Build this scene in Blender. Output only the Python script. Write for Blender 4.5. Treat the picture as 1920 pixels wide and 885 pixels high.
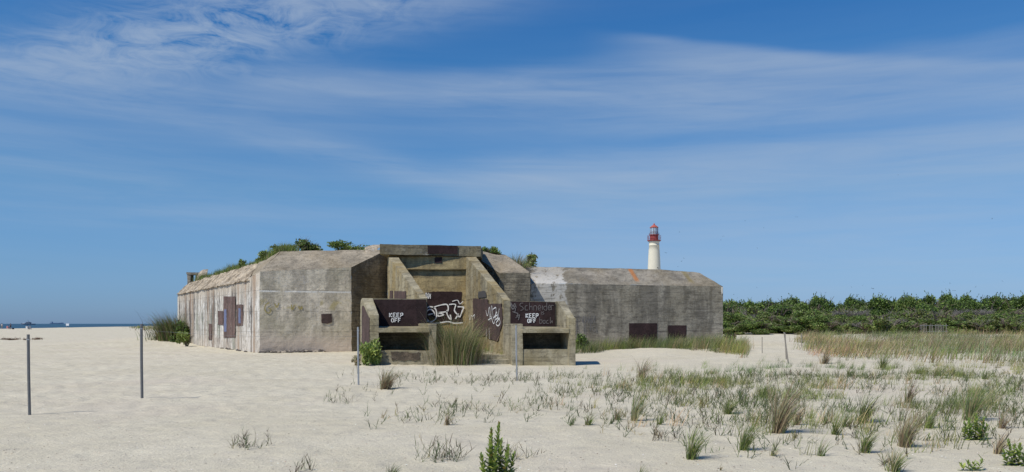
import bpy, bmesh, math, random
import numpy as np
from mathutils import Vector, Matrix
C = bpy.context.scene
random.seed(7); rng = np.random.default_rng(7)
for o in list(bpy.data.objects): bpy.data.objects.remove(o)

# ------------------------------------------------------------------ camera
F = 1507.0; H = 1.65; CX = 960.0; HY = 607.0
cd = bpy.data.cameras.new('camera'); cam = bpy.data.objects.new('camera', cd); C.collection.objects.link(cam)
cam.location = (0, 0, H); cam.rotation_euler = (math.radians(90), 0, 0)
cd.sensor_width = 36; cd.lens = 36 * F / 1920; cd.shift_y = (HY - 442.5) / 1920
cd.clip_start = .1; cd.clip_end = 60000
C.camera = cam
C.render.resolution_x = 1024; C.render.resolution_y = 472

# ------------------------------------------------------------------ node helper
class NT:
    def __init__(s, tree): s.t = tree; s.n = tree.nodes; s.l = tree.links
    def new(s, kind, **kw):
        n = s.n.new(kind)
        for k, v in kw.items(): setattr(n, k, v)
        return n
    def put(s, sock, v):
        if v is None: return
        if hasattr(v, 'is_output') or isinstance(v, bpy.types.NodeSocket): s.l.new(v, sock)
        else:
            try: sock.default_value = v
            except Exception: sock.default_value = tuple(v) + (1,)
    def m(s, op, a, b=None, c=None, clamp=False):
        n = s.new('ShaderNodeMath', operation=op, use_clamp=clamp)
        for i, v in enumerate((a, b, c)):
            if v is not None: s.put(n.inputs[i], v)
        return n.outputs[0]
    def mix(s, f, a, b, mode='MIX'):
        n = s.new('ShaderNodeMix', data_type='RGBA', blend_type=mode)
        s.put(n.inputs[0], f); s.put(n.inputs[6], a if not isinstance(a, tuple) else a + (1,)); s.put(n.inputs[7], b if not isinstance(b, tuple) else b + (1,))
        return n.outputs[2]
    def noise(s, vec, scale, detail=4, rough=.55, dist=0, out=0):
        n = s.new('ShaderNodeTexNoise'); s.put(n.inputs['Vector'], vec)
        n.inputs['Scale'].default_value = scale; n.inputs['Detail'].default_value = detail
        n.inputs['Roughness'].default_value = rough; n.inputs['Distortion'].default_value = dist
        return n.outputs[out]
    def vor(s, vec, scale, feature='F1', out='Distance', rnd=1):
        n = s.new('ShaderNodeTexVoronoi', feature=feature); s.put(n.inputs['Vector'], vec)
        n.inputs['Scale'].default_value = scale; n.inputs['Randomness'].default_value = rnd
        return n.outputs[out]
    def sm(s, x, a, b):      # smoothstep a..b -> 0..1
        n = s.new('ShaderNodeMapRange', interpolation_type='SMOOTHSTEP')
        s.put(n.inputs[0], x); n.inputs[1].default_value = a; n.inputs[2].default_value = b
        return n.outputs[0]
    def scale(s, vec, k, off=(0, 0, 0)):
        n = s.new('ShaderNodeMapping'); s.put(n.inputs[0], vec)
        n.inputs['Scale'].default_value = k; n.inputs['Location'].default_value = off
        return n.outputs[0]
    def xyz(s, vec):
        n = s.new('ShaderNodeSeparateXYZ'); s.put(n.inputs[0], vec); return n.outputs
    def comb(s, x, y, z):
        n = s.new('ShaderNodeCombineXYZ')
        for i, v in enumerate((x, y, z)): s.put(n.inputs[i], v)
        return n.outputs[0]

# ------------------------------------------------------------------ world, sun, exposure
SUN_AZ, SUN_EL = math.radians(232), math.radians(53)
sunv = Vector((math.sin(SUN_AZ) * math.cos(SUN_EL), math.cos(SUN_AZ) * math.cos(SUN_EL), math.sin(SUN_EL)))
w = bpy.data.worlds.new("World"); C.world = w; w.use_nodes = True
w.node_tree.nodes.clear(); t = NT(w.node_tree)
sky = t.new('ShaderNodeTexSky', sky_type='NISHITA'); sky.sun_disc = False
sky.sun_elevation = SUN_EL; sky.sun_rotation = SUN_AZ; sky.altitude = 0
sky.air_density = 1.0; sky.dust_density = 0.3; sky.ozone_density = 3.0
geo = t.new('ShaderNodeTexCoord').outputs['Generated']
x, y, z = t.xyz(geo)
az = t.m('ARCTAN2', x, y)                       # radians, 0 = straight ahead
el = t.m('ARCSINE', z)
elp = t.m('MAXIMUM', el, 0.0)
def deg(v): return math.radians(v)
# tint the sky by elevation (a clear, polarised blue that deepens quickly)
ramp = t.new('ShaderNodeValToRGB'); t.put(ramp.inputs[0], t.m('MULTIPLY', elp, 1 / deg(30)))
cr = ramp.color_ramp
cr.elements[0].position = 0; cr.elements[0].color = (.36, .60, 1.22, 1)
cr.elements[1].position = 1; cr.elements[1].color = (.17, .73, 1.30, 1)
for p, c in ((.12, (.44, .69, 1.10, 1)), (.3, (.48, .82, 1.10, 1)), (.6, (.36, .83, 1.2, 1))):
    e = cr.elements.new(p); e.color = c
skyc = t.mix(1.0, sky.outputs[0], ramp.outputs[0], 'MULTIPLY')
# cirrus: noise sampled on a high layer, masks in azimuth / elevation
inv = t.m('DIVIDE', 1.0, t.m('ADD', t.m('MAXIMUM', z, 0.0), .10))
px_, py_ = t.m('MULTIPLY', x, inv), t.m('MULTIPLY', y, inv)
layer = t.comb(px_, py_, 0.0)
ad = t.m('MULTIPLY', az, 180 / math.pi); ed = t.m('MULTIPLY', el, 180 / math.pi)
wv = t.noise(t.comb(t.m('MULTIPLY', ad, .05), t.m('MULTIPLY', ed, .16), 3.0), 1.0, 3)
edw = t.m('ADD', ed, t.m('MULTIPLY', t.m('SUBTRACT', wv, .5), 2.6))
def blob(a0, e0, ra, re, tilt, k, warp=True):
    e_ = edw if warp else ed
    ca, sa = math.cos(deg(tilt)), math.sin(deg(tilt))
    da = t.m('SUBTRACT', ad, a0); de = t.m('SUBTRACT', e_, e0)
    u = t.m('ADD', t.m('MULTIPLY', da, ca / ra), t.m('MULTIPLY', de, sa / ra))
    v = t.m('ADD', t.m('MULTIPLY', da, -sa / re), t.m('MULTIPLY', de, ca / re))
    q = t.m('ADD', t.m('MULTIPLY', u, u), t.m('MULTIPLY', v, v))
    return t.m('MULTIPLY', t.m('EXPONENT', t.m('MULTIPLY', q, -1.0)), k)
def pa(px, py):
    a = math.degrees(math.atan2(px - CX, F)); e = math.degrees(math.atan2(HY - py, math.hypot(F, px - CX))); return a, e
blobs = [(120, 118, 7, 1.3, 12, .7), (300, 85, 8, 1.9, 12, 1.1), (520, 35, 9, 1.9, 10, 1.1), (760, -5, 10, 1.3, 4, .9), (200, 175, 12, 1.6, 0, .35),
         (560, 160, 9, .55, -4, .7), (900, 175, 11, 1.1, -2, .6), (1080, 195, 12, 1.5, -2, .5), (1330, 125, 8, .6, -1, .55), (1330, 190, 16, 1.6, -1, .5),
         (760, 318, 8, .8, -10, .75), (620, 285, 7, .7, -8, .4), (100, 180, 12, 1.6, -1, .5), (120, 310, 11, 1.8, -6, .5), (600, 400, 18, 1.6, 0, .3), (120, 400, 10, .7, 2, .3), (1000, 330, 10, 1.6, 3, .5)]
def band(p1, p2, sharp, decay, a_lo, a_hi, k):
    a0, e0 = pa(*p1); a1, e1_ = pa(*p2); slope = (e1_ - e0) / (a1 - a0)
    d = t.m('SUBTRACT', t.m('ADD', e0, t.m('MULTIPLY', t.m('SUBTRACT', ad, a0), slope)), t.m('ADD', ed, t.m('MULTIPLY', t.m('SUBTRACT', wv, .5), 1.6)))
    v = t.m('MULTIPLY', t.sm(d, -sharp, sharp), t.m('EXPONENT', t.m('MULTIPLY', t.m('MAXIMUM', d, 0.0), -1 / decay)))
    return t.m('MULTIPLY', t.m('MULTIPLY', v, t.m('MULTIPLY', t.sm(ad, a_lo - 5, a_lo + 5), t.sm(ad, a_hi + 6, a_hi - 6))), k)
tot = None
for (bx, by, ra, re, tl, k) in blobs:
    a0, e0 = pa(bx, by); b_ = blob(a0, e0, ra, re, tl, k)
    tot = b_ if tot is None else t.m('ADD', tot, b_)
bands = None
for args in (((1250, 76), (1900, 108), .4, 3.0, 9, 60, 1.15), ((1000, 292), (1850, 235), .8, 14, -2, 60, 1.35), ((860, 138), (1300, 128), .7, 4, -16, 60, .6), ((0, 130), (500, 150), 1.2, 7, -60, -12, .45)):
    bb_ = band(*args); bands = bb_ if bands is None else t.m('ADD', bands, bb_)
fine = t.noise(t.comb(t.m('MULTIPLY', ad, .10), t.m('MULTIPLY', t.m('SUBTRACT', ed, t.m('MULTIPLY', ad, -.04)), .9), 1.0), 1.0, 6, .6, .7)
strk = t.noise(t.comb(t.m('MULTIPLY', ad, .035), t.m('MULTIPLY', ed, .55), 9.0), 1.0, 5, .55, .4)
rip = t.noise(t.scale(layer, (3.2, 3.2, 1)), 2.2, 6, .65, 1.2)
a0, e0 = pa(420, 50)
puff = blob(a0, e0, 15, 3.0, 11, 1.0, False)
tex = t.m('ADD', t.m('MULTIPLY', t.sm(strk, .25, .75), .75), t.m('MULTIPLY', t.sm(fine, .28, .75), .5))
ripm = t.m('MULTIPLY', puff, t.m('MULTIPLY', t.m('SUBTRACT', rip, .47), 5.0))
cov = t.m('ADD', t.m('MULTIPLY', tot, t.m('ADD', tex, ripm)), t.m('MULTIPLY', bands, t.m('ADD', .45, t.m('MULTIPLY', tex, .75))))
cov = t.m('ADD', cov, t.m('MULTIPLY', t.sm(strk, .35, .8), .07))
cov = t.m('SUBTRACT', 1.0, t.m('EXPONENT', t.m('MULTIPLY', t.m('MAXIMUM', cov, 0.0), -.55)))
cov = t.m('MULTIPLY', cov, .85)
cloudc = t.mix(cov, skyc, (4.5, 5.5, 6.9))
bg = t.new('ShaderNodeBackground'); t.put(bg.inputs[0], cloudc); bg.inputs[1].default_value = .09
out = t.new('ShaderNodeOutputWorld'); t.l.new(bg.outputs[0], out.inputs[0])

sd = bpy.data.lights.new('sun', 'SUN'); sd.energy = 4.2; sd.angle = math.radians(.53); sd.color = (1, .945, .84)
so = bpy.data.objects.new('sun', sd); C.collection.objects.link(so)
so.rotation_euler = (-sunv).to_track_quat('-Z', 'Y').to_euler(); so.location = (-20, -20, 40)
C.view_settings.view_transform = 'Standard'; C.view_settings.look = 'None'
C.view_settings.exposure = 0; C.view_settings.gamma = 1
C.render.engine = 'CYCLES'

# ------------------------------------------------------------------ noise in numpy
def _h(i, j, k):
    n = (i * 374761393 + j * 668265263 + k * 2147483647 * 3 + 1013904223) & 0xffffffff
    n = ((n ^ (n >> 13)) * 1274126177) & 0xffffffff
    n = n ^ (n >> 16)
    return (n & 0xffff) / 32767.5 - 1
def vnoise(x, y, z=0.0):
    x, y, z = np.broadcast_arrays(np.asarray(x, float), np.asarray(y, float), np.asarray(z, float))
    i, j, k = np.floor(x).astype(np.int64), np.floor(y).astype(np.int64), np.floor(z).astype(np.int64)
    fx, fy, fz = x - i, y - j, z - k
    fx, fy, fz = [f * f * (3 - 2 * f) for f in (fx, fy, fz)]
    r = 0
    for a in (0, 1):
        for b in (0, 1):
            for c in (0, 1):
                r = r + _h(i + a, j + b, k + c) * (fx if a else 1 - fx) * (fy if b else 1 - fy) * (fz if c else 1 - fz)
    return r
def fbm(x, y, z=0.0, oct=4):
    r = 0; a = 1; s = 1
    for o in range(oct):
        r = r + a * vnoise(x * s + 17.3 * o, y * s - 9.1 * o, np.asarray(z) * s); a *= .5; s *= 2.03
    return r
def sstep(x, a, b):
    q = np.clip((np.asarray(x, float) - a) / (b - a), 0, 1); return q * q * (3 - 2 * q)

# ------------------------------------------------------------------ ground height
def bump2(x, y, cx, cy, rx, ry): return np.exp(-(((x - cx) / rx) ** 2 + ((y - cy) / ry) ** 2))
COAST_P = np.array((-176., 285.)); COAST_N = np.array((-.961, -.277))
def ground_z(x, y):
    x = np.asarray(x, float); y = np.asarray(y, float)
    d = np.hypot(x, y)
    z = .04 * fbm(x * .12, y * .12, 1.0, 3) * sstep(d, 6, 20)
    z = z + .012 * vnoise(x * 1.1, y * 1.1, 5.) + .006 * vnoise(x * 3.1, y * 3.1, 7.)
    left = sstep(-x, -3, 3) * sstep(y, 13, 17) * (1 - sstep(y, 80, 120))
    z = z + left * (.018 * vnoise(x * 2.2, y * 1.7, 2.) + .02 * vnoise(x * 4.1, y * 3.3, 3.) + .012 * vnoise(x * 8.1, y * 7.3, 3.))
    dune = sstep(x - .12 * y, -1, 4) * sstep(y, 9, 14)
    z = z + dune * (.05 * fbm(x * .5, y * .5, 4., 3) + .03)
    # blown sand banked against the right wing and the left end
    z = z + .2 * bump2(x, y, 8.5, 47.5, 6.5, 4.0) + .25 * bump2(x, y, 13.5, 44, 3.5, 6)
    z = z + .45 * bump2(x, y, -31, 68, 4.0, 6)
    z = z + .5 * sstep(y, 55, 90) * sstep(x, 14, 26)
    z = z + .35 * bump2(x, y, 17, 60, 5, 6) * (1 + .4 * vnoise(x * .6, y * .6))
    z = z + .22 * bump2(x, y, -1.6, 40, 2.0, 6)
    s = (x - COAST_P[0]) * COAST_N[0] + (y - COAST_P[1]) * COAST_N[1]
    z = np.where(s > 0, z - np.minimum(s * .05, 6), z)
    return z
def gz(x, y): return float(ground_z(x, y))
def W(px, Y): return (px - CX) / F * Y
def Z(py, Y): return H - (py - HY) / F * Y
def P(px, py, Y): return Vector((W(px, Y), Y, Z(py, Y)))
def on_ground(px, py):
    Y = F * H / max(py - HY, 1)
    for _ in range(12): Y = .5 * Y + .5 * F * (H - gz(W(px, Y), Y)) / max(py - HY, 1)
    return W(px, Y), Y, gz(W(px, Y), Y)

# ------------------------------------------------------------------ object helpers
def tag(o, label=None, cat=None, group=None, kind=None):
    if label: o['label'] = label
    if cat: o['category'] = cat
    if group: o['group'] = group
    if kind: o['kind'] = kind
    return o
def link(o, parent=None):
    C.collection.objects.link(o)
    if parent is not None: o.parent = parent
    return o
def empty(name, loc=(0, 0, 0)):
    o = bpy.data.objects.new(name, None); o.empty_display_size = .2; o.location = loc; return link(o)
def mesh_obj(name, verts, faces, mat, parent=None, smooth=False, col=None, mats=None, midx=None):
    me = bpy.data.meshes.new(name)
    me.from_pydata([tuple(v) for v in verts] if not isinstance(verts, np.ndarray) else verts.tolist(), [], faces if not isinstance(faces, np.ndarray) else faces.tolist())
    for m_ in (mats or [mat]): me.materials.append(m_)
    if midx is not None: me.polygons.foreach_set('material_index', np.asarray(midx, dtype=np.int32))
    if col is not None:
        a = me.color_attributes.new('tint', 'FLOAT_COLOR', 'POINT')
        c4 = np.ones((len(verts), 4), dtype=np.float32); c4[:, :3] = col; a.data.foreach_set('color', c4.ravel())
    if smooth: me.polygons.foreach_set('use_smooth', np.ones(len(me.polygons), dtype=bool))
    me.update()
    o = bpy.data.objects.new(name, me)
    link(o)
    if parent is not None:
        o.parent = parent
        o.matrix_parent_inverse = Matrix.Identity(4)
        if parent.parent is None: off = Vector(parent.location)
        else: off = Vector(parent.parent.location)
        if off.length > 0:                      # verts come in world space: bring them into the parent's space
            me.transform(Matrix.Translation(-off))
    return o
def mesh_local(name, verts, faces, mat, parent=None, **kw):   # verts already in the parent's space
    o = mesh_obj(name, verts, faces, mat, None, **kw)
    if parent is not None: o.parent = parent
    return o
def copy_tree(o, parent=None):
    c = o.copy(); C.collection.objects.link(c); c.parent = parent
    for ch in list(o.children): copy_tree(ch, c)
    return c

# ------------------------------------------------------------------ materials
def new_mat(name):
    m = bpy.data.materials.new(name); m.use_nodes = True; m.node_tree.nodes.clear(); t = NT(m.node_tree)
    o = t.new('ShaderNodeOutputMaterial'); b = t.new('ShaderNodeBsdfPrincipled'); t.l.new(b.outputs[0], o.inputs[0])
    return m, t, b, o
def bump(t, b, h, strength=.5, dist=.02):
    n = t.new('ShaderNodeBump'); n.inputs['Strength'].default_value = strength; n.inputs['Distance'].default_value = dist
    t.put(n.inputs['Height'], h); t.l.new(n.outputs[0], b.inputs['Normal'])
def plain(name, c, rough=.7, metal=0, var=.25, sc=8, spec=.3):
    m, t, b, o = new_mat(name)
    co = t.new('ShaderNodeTexCoord').outputs['Object']
    n = t.noise(co, sc, 5)
    d = tuple(v * (1 - var) for v in c); e = tuple(min(1, v * (1 + var)) for v in c)
    t.put(b.inputs['Base Color'], t.mix(n, d, e)); b.inputs['Roughness'].default_value = rough; b.inputs['Metallic'].default_value = metal
    b.inputs['Specular IOR Level'].default_value = spec
    return m
def tinted(name, rough=.7, trans=.3, spec=.25):
    m, t, b, o = new_mat(name)
    a = t.new('ShaderNodeAttribute'); a.attribute_name = 'tint'
    t.put(b.inputs['Base Color'], a.outputs[0]); b.inputs['Roughness'].default_value = rough; b.inputs['Specular IOR Level'].default_value = spec
    tr = t.new('ShaderNodeBsdfTranslucent'); t.put(tr.inputs[0], a.outputs[0])
    mx = t.new('ShaderNodeMixShader'); mx.inputs[0].default_value = trans
    t.l.new(b.outputs[0], mx.inputs[1]); t.l.new(tr.outputs[0], mx.inputs[2]); t.l.new(mx.outputs[0], o.inputs[0])
    return m
def concrete(name, c1, c2, dark=(.05, .045, .04), dk=.6, white=.0, wth=.6, moss=(.16, .12, .03), mo=.0, sand=.0,
             seam=1.2, streak=(1.3, 1.3, .09), boards=True, wcol=(.62, .60, .55), mot=.45, bdk=.45, extra=None, rough_bump=.5, soff=0.0):
    m, t, b, o = new_mat(name)
    pos = t.new('ShaderNodeNewGeometry').outputs['Position']
    nor = t.new('ShaderNodeNewGeometry').outputs['Normal']
    X_, Y_, Z_ = t.xyz(pos)
    wob = t.m('MULTIPLY', t.m('SUBTRACT', t.noise(pos, .7, 4, .6), .5), .55)
    wpos = t.comb(t.m('ADD', X_, wob), t.m('ADD', Y_, wob), Z_)
    big = t.noise(pos, .55, 6, .6)
    med = t.noise(pos, 2.6, 7, .65)
    finen = t.noise(pos, 22, 4, .7)
    col = t.mix(t.sm(big, .32, .68), c1, c2)
    col = t.mix(t.m('MULTIPLY', t.sm(med, .45, .75), .5), col, tuple(v * .55 for v in c1))
    mt = t.noise(pos, 3.4, 10, .78, .4); mt2 = t.noise(t.scale(pos, (1, 1, 1), (7, 2, 5)), 1.3, 10, .75, .3)
    mt3 = t.noise(t.scale(pos, (1, 1, 1.6), (2, 9, 5)), 8.0, 5, .7)
    col = t.mix(t.m('MULTIPLY', t.sm(mt, .50, .57), mot), col, tuple(v * .30 for v in c1))
    col = t.mix(t.m('MULTIPLY', t.sm(mt2, .50, .57), mot * .75), col, tuple(v * .45 for v in c2))
    col = t.mix(t.m('MULTIPLY', t.sm(mt2, .44, .36), mot * .5), col, tuple(min(.8, v * 1.35) for v in c1))
    col = t.mix(t.m('MULTIPLY', t.sm(mt3, .54, .62), mot * .9), col, tuple(v * .28 for v in c1))
    st = t.noise(t.scale(wpos, streak), 1.0, 6, .65)
    st2 = t.noise(t.scale(wpos, tuple(v * 2.3 for v in streak), (5, 3, 1)), 1.0, 5, .7)
    col = t.mix(t.m('MULTIPLY', t.sm(st, .46, .60), dk), col, dark)
    if white > 0:
        wm = t.m('MULTIPLY', t.sm(t.m('ADD', t.m('MULTIPLY', st2, .7), t.m('MULTIPLY', med, .3)), wth - .04, wth + .05), white)
        col = t.mix(wm, col, wcol)
    if mo > 0:
        mm = t.noise(t.scale(pos, (.5, .5, .35), (9, 1, 4)), 1.0, 5, .6)
        col = t.mix(t.m('MULTIPLY', t.sm(mm, .42, .65), mo), col, moss)
    if sand > 0:
        sm_ = t.m('MULTIPLY', t.sm(t.m('ADD', Z_, t.m('MULTIPLY', big, 1.2)), 2.1, .9), sand)
        col = t.mix(sm_, col, (.60, .50, .41))
    if extra: col = extra(t, col, pos, X_, Y_, Z_, st2, med)
    # pour seams and board marks
    fz = t.m('FRACT', t.m('DIVIDE', t.m('ADD', Z_, soff + .03), seam))
    ln = t.m('GREATER_THAN', t.m('ABSOLUTE', t.m('SUBTRACT', fz, .5)), .488)
    lm = t.m('MULTIPLY', ln, t.sm(med, .4, .6))
    col = t.mix(t.m('MULTIPLY', lm, .55), col, (.035, .032, .03))
    bd = t.m('FRACT', t.m('DIVIDE', Z_, .15))
    bl = t.m('GREATER_THAN', bd, .90)
    bn = t.noise(t.scale(pos, (.9, .9, 7)), 1.0, 4, .6)
    if boards: col = t.mix(t.m('MULTIPLY', t.sm(bn, .50, .66), bdk), col, dark)
    cpos = t.new('ShaderNodeVectorMath', operation='ADD'); t.l.new(pos, cpos.inputs[0]); cn = t.new('ShaderNodeVectorMath', operation='SCALE'); t.l.new(t.noise(pos, 1.5, 6, .7, out=1), cn.inputs[0]); cn.inputs['Scale'].default_value = 1.3; t.l.new(cn.outputs[0], cpos.inputs[1])
    ce = t.vor(cpos.outputs[0], .33, 'DISTANCE_TO_EDGE'); ck = t.m('MULTIPLY', t.sm(ce, .016, .006), t.sm(big, .46, .54))
    col = t.mix(t.m('MULTIPLY', ck, .22), col, (.04, .036, .03))
    # pits: sparse dark aggregate holes
    pv = t.vor(pos, 7.0); pit = t.m('MULTIPLY', t.sm(pv, .17, .07), t.sm(med, .42, .62))
    col = t.mix(t.m('MULTIPLY', pit, .75), col, (.03, .028, .025))
    col = t.mix(t.m('MULTIPLY', t.m('SUBTRACT', finen, .25), .55), col, tuple(v * .45 for v in c1))
    t.put(b.inputs['Base Color'], col); b.inputs['Roughness'].default_value = .95; b.inputs['Specular IOR Level'].default_value = .15
    h = t.m('ADD', t.m('MULTIPLY', med, 1.0), t.m('MULTIPLY', finen, .45))
    h = t.m('SUBTRACT', h, t.m('MULTIPLY', pit, .8)); h = t.m('SUBTRACT', h, t.m('MULTIPLY', lm, .8))
    if boards: h = t.m('SUBTRACT', h, t.m('MULTIPLY', bl, .35))
    bump(t, b, h, rough_bump, .06)
    return m

# sand -----------------------------------------------------------------
def sand_mat():
    m, t, b, o = new_mat('sand')
    pos = t.new('ShaderNodeNewGeometry').outputs['Position']
    X_, Y_, Z_ = t.xyz(pos)
    n1 = t.noise(pos, .35, 5, .6); n2 = t.noise(pos, 3.0, 5, .6); n3 = t.noise(pos, 60, 3, .7); n4 = t.noise(pos, 14, 5, .7)
    c = t.mix(t.sm(n1, .3, .7), (.585, .527, .39), (.65, .592, .455))
    c = t.mix(t.m('MULTIPLY', t.sm(n2, .4, .7), .35), c, (.45, .405, .34))
    c = t.mix(t.m('MULTIPLY', t.sm(n3, .47, .62), .5), c, (.32, .285, .225))
    # pinkish shelly drift near the walls
    c = t.mix(t.m('MULTIPLY', t.sm(t.noise(pos, .16, 3), .5, .7), .35), c, (.56, .48, .40))
    sp = t.vor(pos, 16); spc = t.vor(pos, 16, out='Color')
    sx = t.xyz(spc)
    c = t.mix(t.m('MULTIPLY', t.m('LESS_THAN', sp, .12), t.m('GREATER_THAN', sx[0], .80)), c, (.16, .13, .10))
    c = t.mix(t.m('MULTIPLY', t.m('LESS_THAN', sp, .11), t.m('LESS_THAN', sx[0], .12)), c, (.82, .80, .75))
    t.put(b.inputs['Base Color'], c); b.inputs['Roughness'].default_value = 1; b.inputs['Specular IOR Level'].default_value = .05
    foot = t.vor(t.scale(pos, (1, 1, 0)), 2.1, 'SMOOTH_F1')
    foot = t.sm(foot, .05, .55)
    h = t.m('ADD', t.m('MULTIPLY', foot, .7), t.m('MULTIPLY', n2, .4))
    h = t.m('ADD', h, t.m('MULTIPLY', n4, .8)); h = t.m('ADD', h, t.m('MULTIPLY', n3, .10))
    bump(t, b, h, .8, .05)
    return m
M = {}
M['sand'] = sand_mat()

# sea ------------------------------------------------------------------
def sea_mat():
    m, t, b, o = new_mat('sea')
    pos = t.new('ShaderNodeNewGeometry').outputs['Position']
    n = t.noise(t.scale(pos, (.05, .03, 1)), 1.0, 6, .7)
    c = t.mix(n, (.015, .05, .085), (.04, .10, .14))
    f = t.noise(t.scale(pos, (.09, .03, 1), (4, 4, 0)), 1.0, 5, .75)
    c = t.mix(t.sm(f, .66, .70), c, (.75, .78, .8))
    t.put(b.inputs['Base Color'], c); b.inputs['Roughness'].default_value = .45; b.inputs['Specular IOR Level'].default_value = .25
    bump(t, b, t.noise(pos, .4, 6, .7), 1.0, .5)
    return m
M['sea'] = sea_mat()

# ================================================================== GROUND
angs = np.concatenate([np.linspace(-180, -42, 47)[:-1], np.linspace(-42, 42, 430), np.linspace(42, 180, 47)[1:-1]])
rad = [0.4]
while rad[-1] < 500: rad.append(rad[-1] * (1.016 if rad[-1] > 6 else 1.15))
while rad[-1] < 30000: rad.append(rad[-1] * 1.25)
rad = np.array(rad)
A, R_ = np.meshgrid(np.radians(angs), rad)
gx = R_ * np.sin(A); gy = R_ * np.cos(A); gzv = ground_z(gx, gy)
na, nr = len(angs), len(rad)
V = np.stack([gx.ravel(), gy.ravel(), gzv.ravel()], 1)
V = np.vstack([V, [[0, 0, 0]]])
i = np.arange(na)[None, :]; j = np.arange(nr - 1)[:, None]
a_ = j * na + i; b_ = j * na + (i + 1) % na
faces = np.stack([a_.ravel(), b_.ravel(), (b_ + na).ravel(), (a_ + na).ravel()], 1)[:, ::-1]
fl = faces.tolist() + [[k, len(V) - 1, (k + 1) % na][::-1] for k in range(na)]
g = mesh_obj('sand_ground', V, fl, M['sand'], smooth=True); tag(g, kind='structure')
SEA = -1.6
s = mesh_obj('sea', [(-45000, 100, SEA), (20000, 100, SEA), (20000, 50000, SEA), (-45000, 50000, SEA)], [(0, 1, 2, 3)], M['sea']); tag(s, kind='structure')

# ================================================================== BUNKER
def stain_right(t, col, pos, X_, Y_, Z_, st2, med):
    # big whitewashed salt stain next to the centre (X 1.2 .. 3.9) and rust run on the slope
    e = t.m('ADD', t.m('MULTIPLY', t.noise(t.scale(pos, (2.6, 2.6, 1.4)), 1.0, 9, .78, .5), 1.0), t.m('MULTIPLY', st2, .6))
    inx = t.m('MULTIPLY', t.sm(X_, -.5, 1.6), t.sm(X_, 5.0, 3.0)); inz = t.m('MULTIPLY', t.sm(Z_, 2.2, 3.2), t.m('ADD', .45, t.m('MULTIPLY', t.sm(Z_, 5.1, 4.1), .55)))
    k = t.sm(t.m('ADD', e, t.m('MULTIPLY', t.m('SUBTRACT', inx, 1), 1.2)),   .67, .77)
    col = t.mix(t.m('MULTIPLY', t.m('MULTIPLY', k, inz), .85), col, (.62, .60, .555))
    rw = t.m('ABSOLUTE', t.m('SUBTRACT', t.m('ADD', X_, t.m('MULTIPLY', Z_, .28)), 9.12 - 0.0))
    rm = t.m('MULTIPLY', t.sm(t.m('ADD', rw, t.m('MULTIPLY', med, .12)), .27, .12), t.sm(Z_, 4.2, 4.5))
    col = t.mix(t.m('MULTIPLY', rm, .8), col, (.45, .16, .035))
    rw = t.m('ABSOLUTE', t.m('SUBTRACT', t.m('ADD', X_, t.m('MULTIPLY', Z_, .3)), 12.65))
    rm = t.m('MULTIPLY', t.sm(t.m('ADD', rw, t.m('MULTIPLY', med, .15)), .32, .12), t.sm(Z_, 4.1, 4.4))
    col = t.mix(t.m('MULTIPLY', rm, .6), col, (.22, .17, .05))
    return col
def stain_left(t, col, pos, X_, Y_, Z_, st2, med):
    # cream broken band near the top, coloured graffiti remains low on the wall
    k = t.sm(t.m('ADD', Z_, t.m('MULTIPLY', st2, 1.6)), 3.9, 5.1)
    col = t.mix(t.m('MULTIPLY', k, .7), col, (.52, .44, .34))
    r = t.noise(t.scale(pos, (.8, .8, .05), (3, 8, 0)), 1.0, 4, .6)
    col = t.mix(t.m('MULTIPLY', t.sm(r, .53, .62), .6), col, (.32, .20, .12))
    g = t.noise(t.scale(pos, (.6, .6, .35), (31, 3, 0)), 1.0, 3, .5)
    col = t.mix(t.m('MULTIPLY', t.m('MULTIPLY', t.sm(g, .56, .64), t.sm(Z_, 3.0, 2.0)), .4), col, (.20, .24, .18))
    return col
def stain_front(t, col, pos, X_, Y_, Z_, st2, med):
    k = t.m('MULTIPLY', t.sm(t.m('ABSOLUTE', t.m('SUBTRACT', Z_, t.m('ADD', 3.46, t.m('MULTIPLY', med, .10)))), .07, .03), t.sm(t.noise(pos, 1.6, 5, .7), .38, .46))
    col = t.mix(t.m('MULTIPLY', k, .95), col, (.78, .76, .70))
    k = t.m('MULTIPLY', t.sm(st2, .56, .64), t.m('MULTIPLY', t.sm(Z_, 2.4, 3.4), t.sm(Z_, 3.75, 3.5)))
    col = t.mix(t.m('MULTIPLY', k, .6), col, (.62, .57, .47))
    y_ = t.m('MULTIPLY', t.sm(t.noise(pos, 1.1, 4, .6, .5), .54, .62), t.m('MULTIPLY', t.sm(Z_, 2.3, 2.6), t.sm(Z_, 3.2, 2.9)))
    col = t.mix(t.m('MULTIPLY', y_, .5), col, (.38, .31, .08))
    return col
M['c_left'] = concrete('streaked_concrete', (.50, .46, .40), (.40, .37, .32), dk=.95, white=.9, wth=.525, sand=.3, mot=.25, streak=(.9, .9, .055), boards=False, wcol=(.76, .73, .67), extra=stain_left, dark=(.09, .08, .075))
M['c_front'] = concrete('weathered_concrete', (.84, .75, .60), (.72, .65, .51), dk=.35, white=.6, wth=.60, mo=.45, moss=(.34, .31, .19), sand=.9, mot=.34, bdk=.16, extra=stain_front)
M['c_gable'] = concrete('dark_mottled_concrete', (.36, .32, .24), (.23, .205, .155), dk=.5, white=.4, wth=.66, mo=.5, mot=.7, moss=(.14, .11, .04), rough_bump=.9)  # darker, strongly mottled tone for gable, flank and niche backs
M['c_right'] = concrete('grey_concrete', (.37, .34, .28), (.30, .275, .225), dk=.5, white=.25, wth=.70, mo=.15, sand=.25, extra=stain_right)
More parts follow.
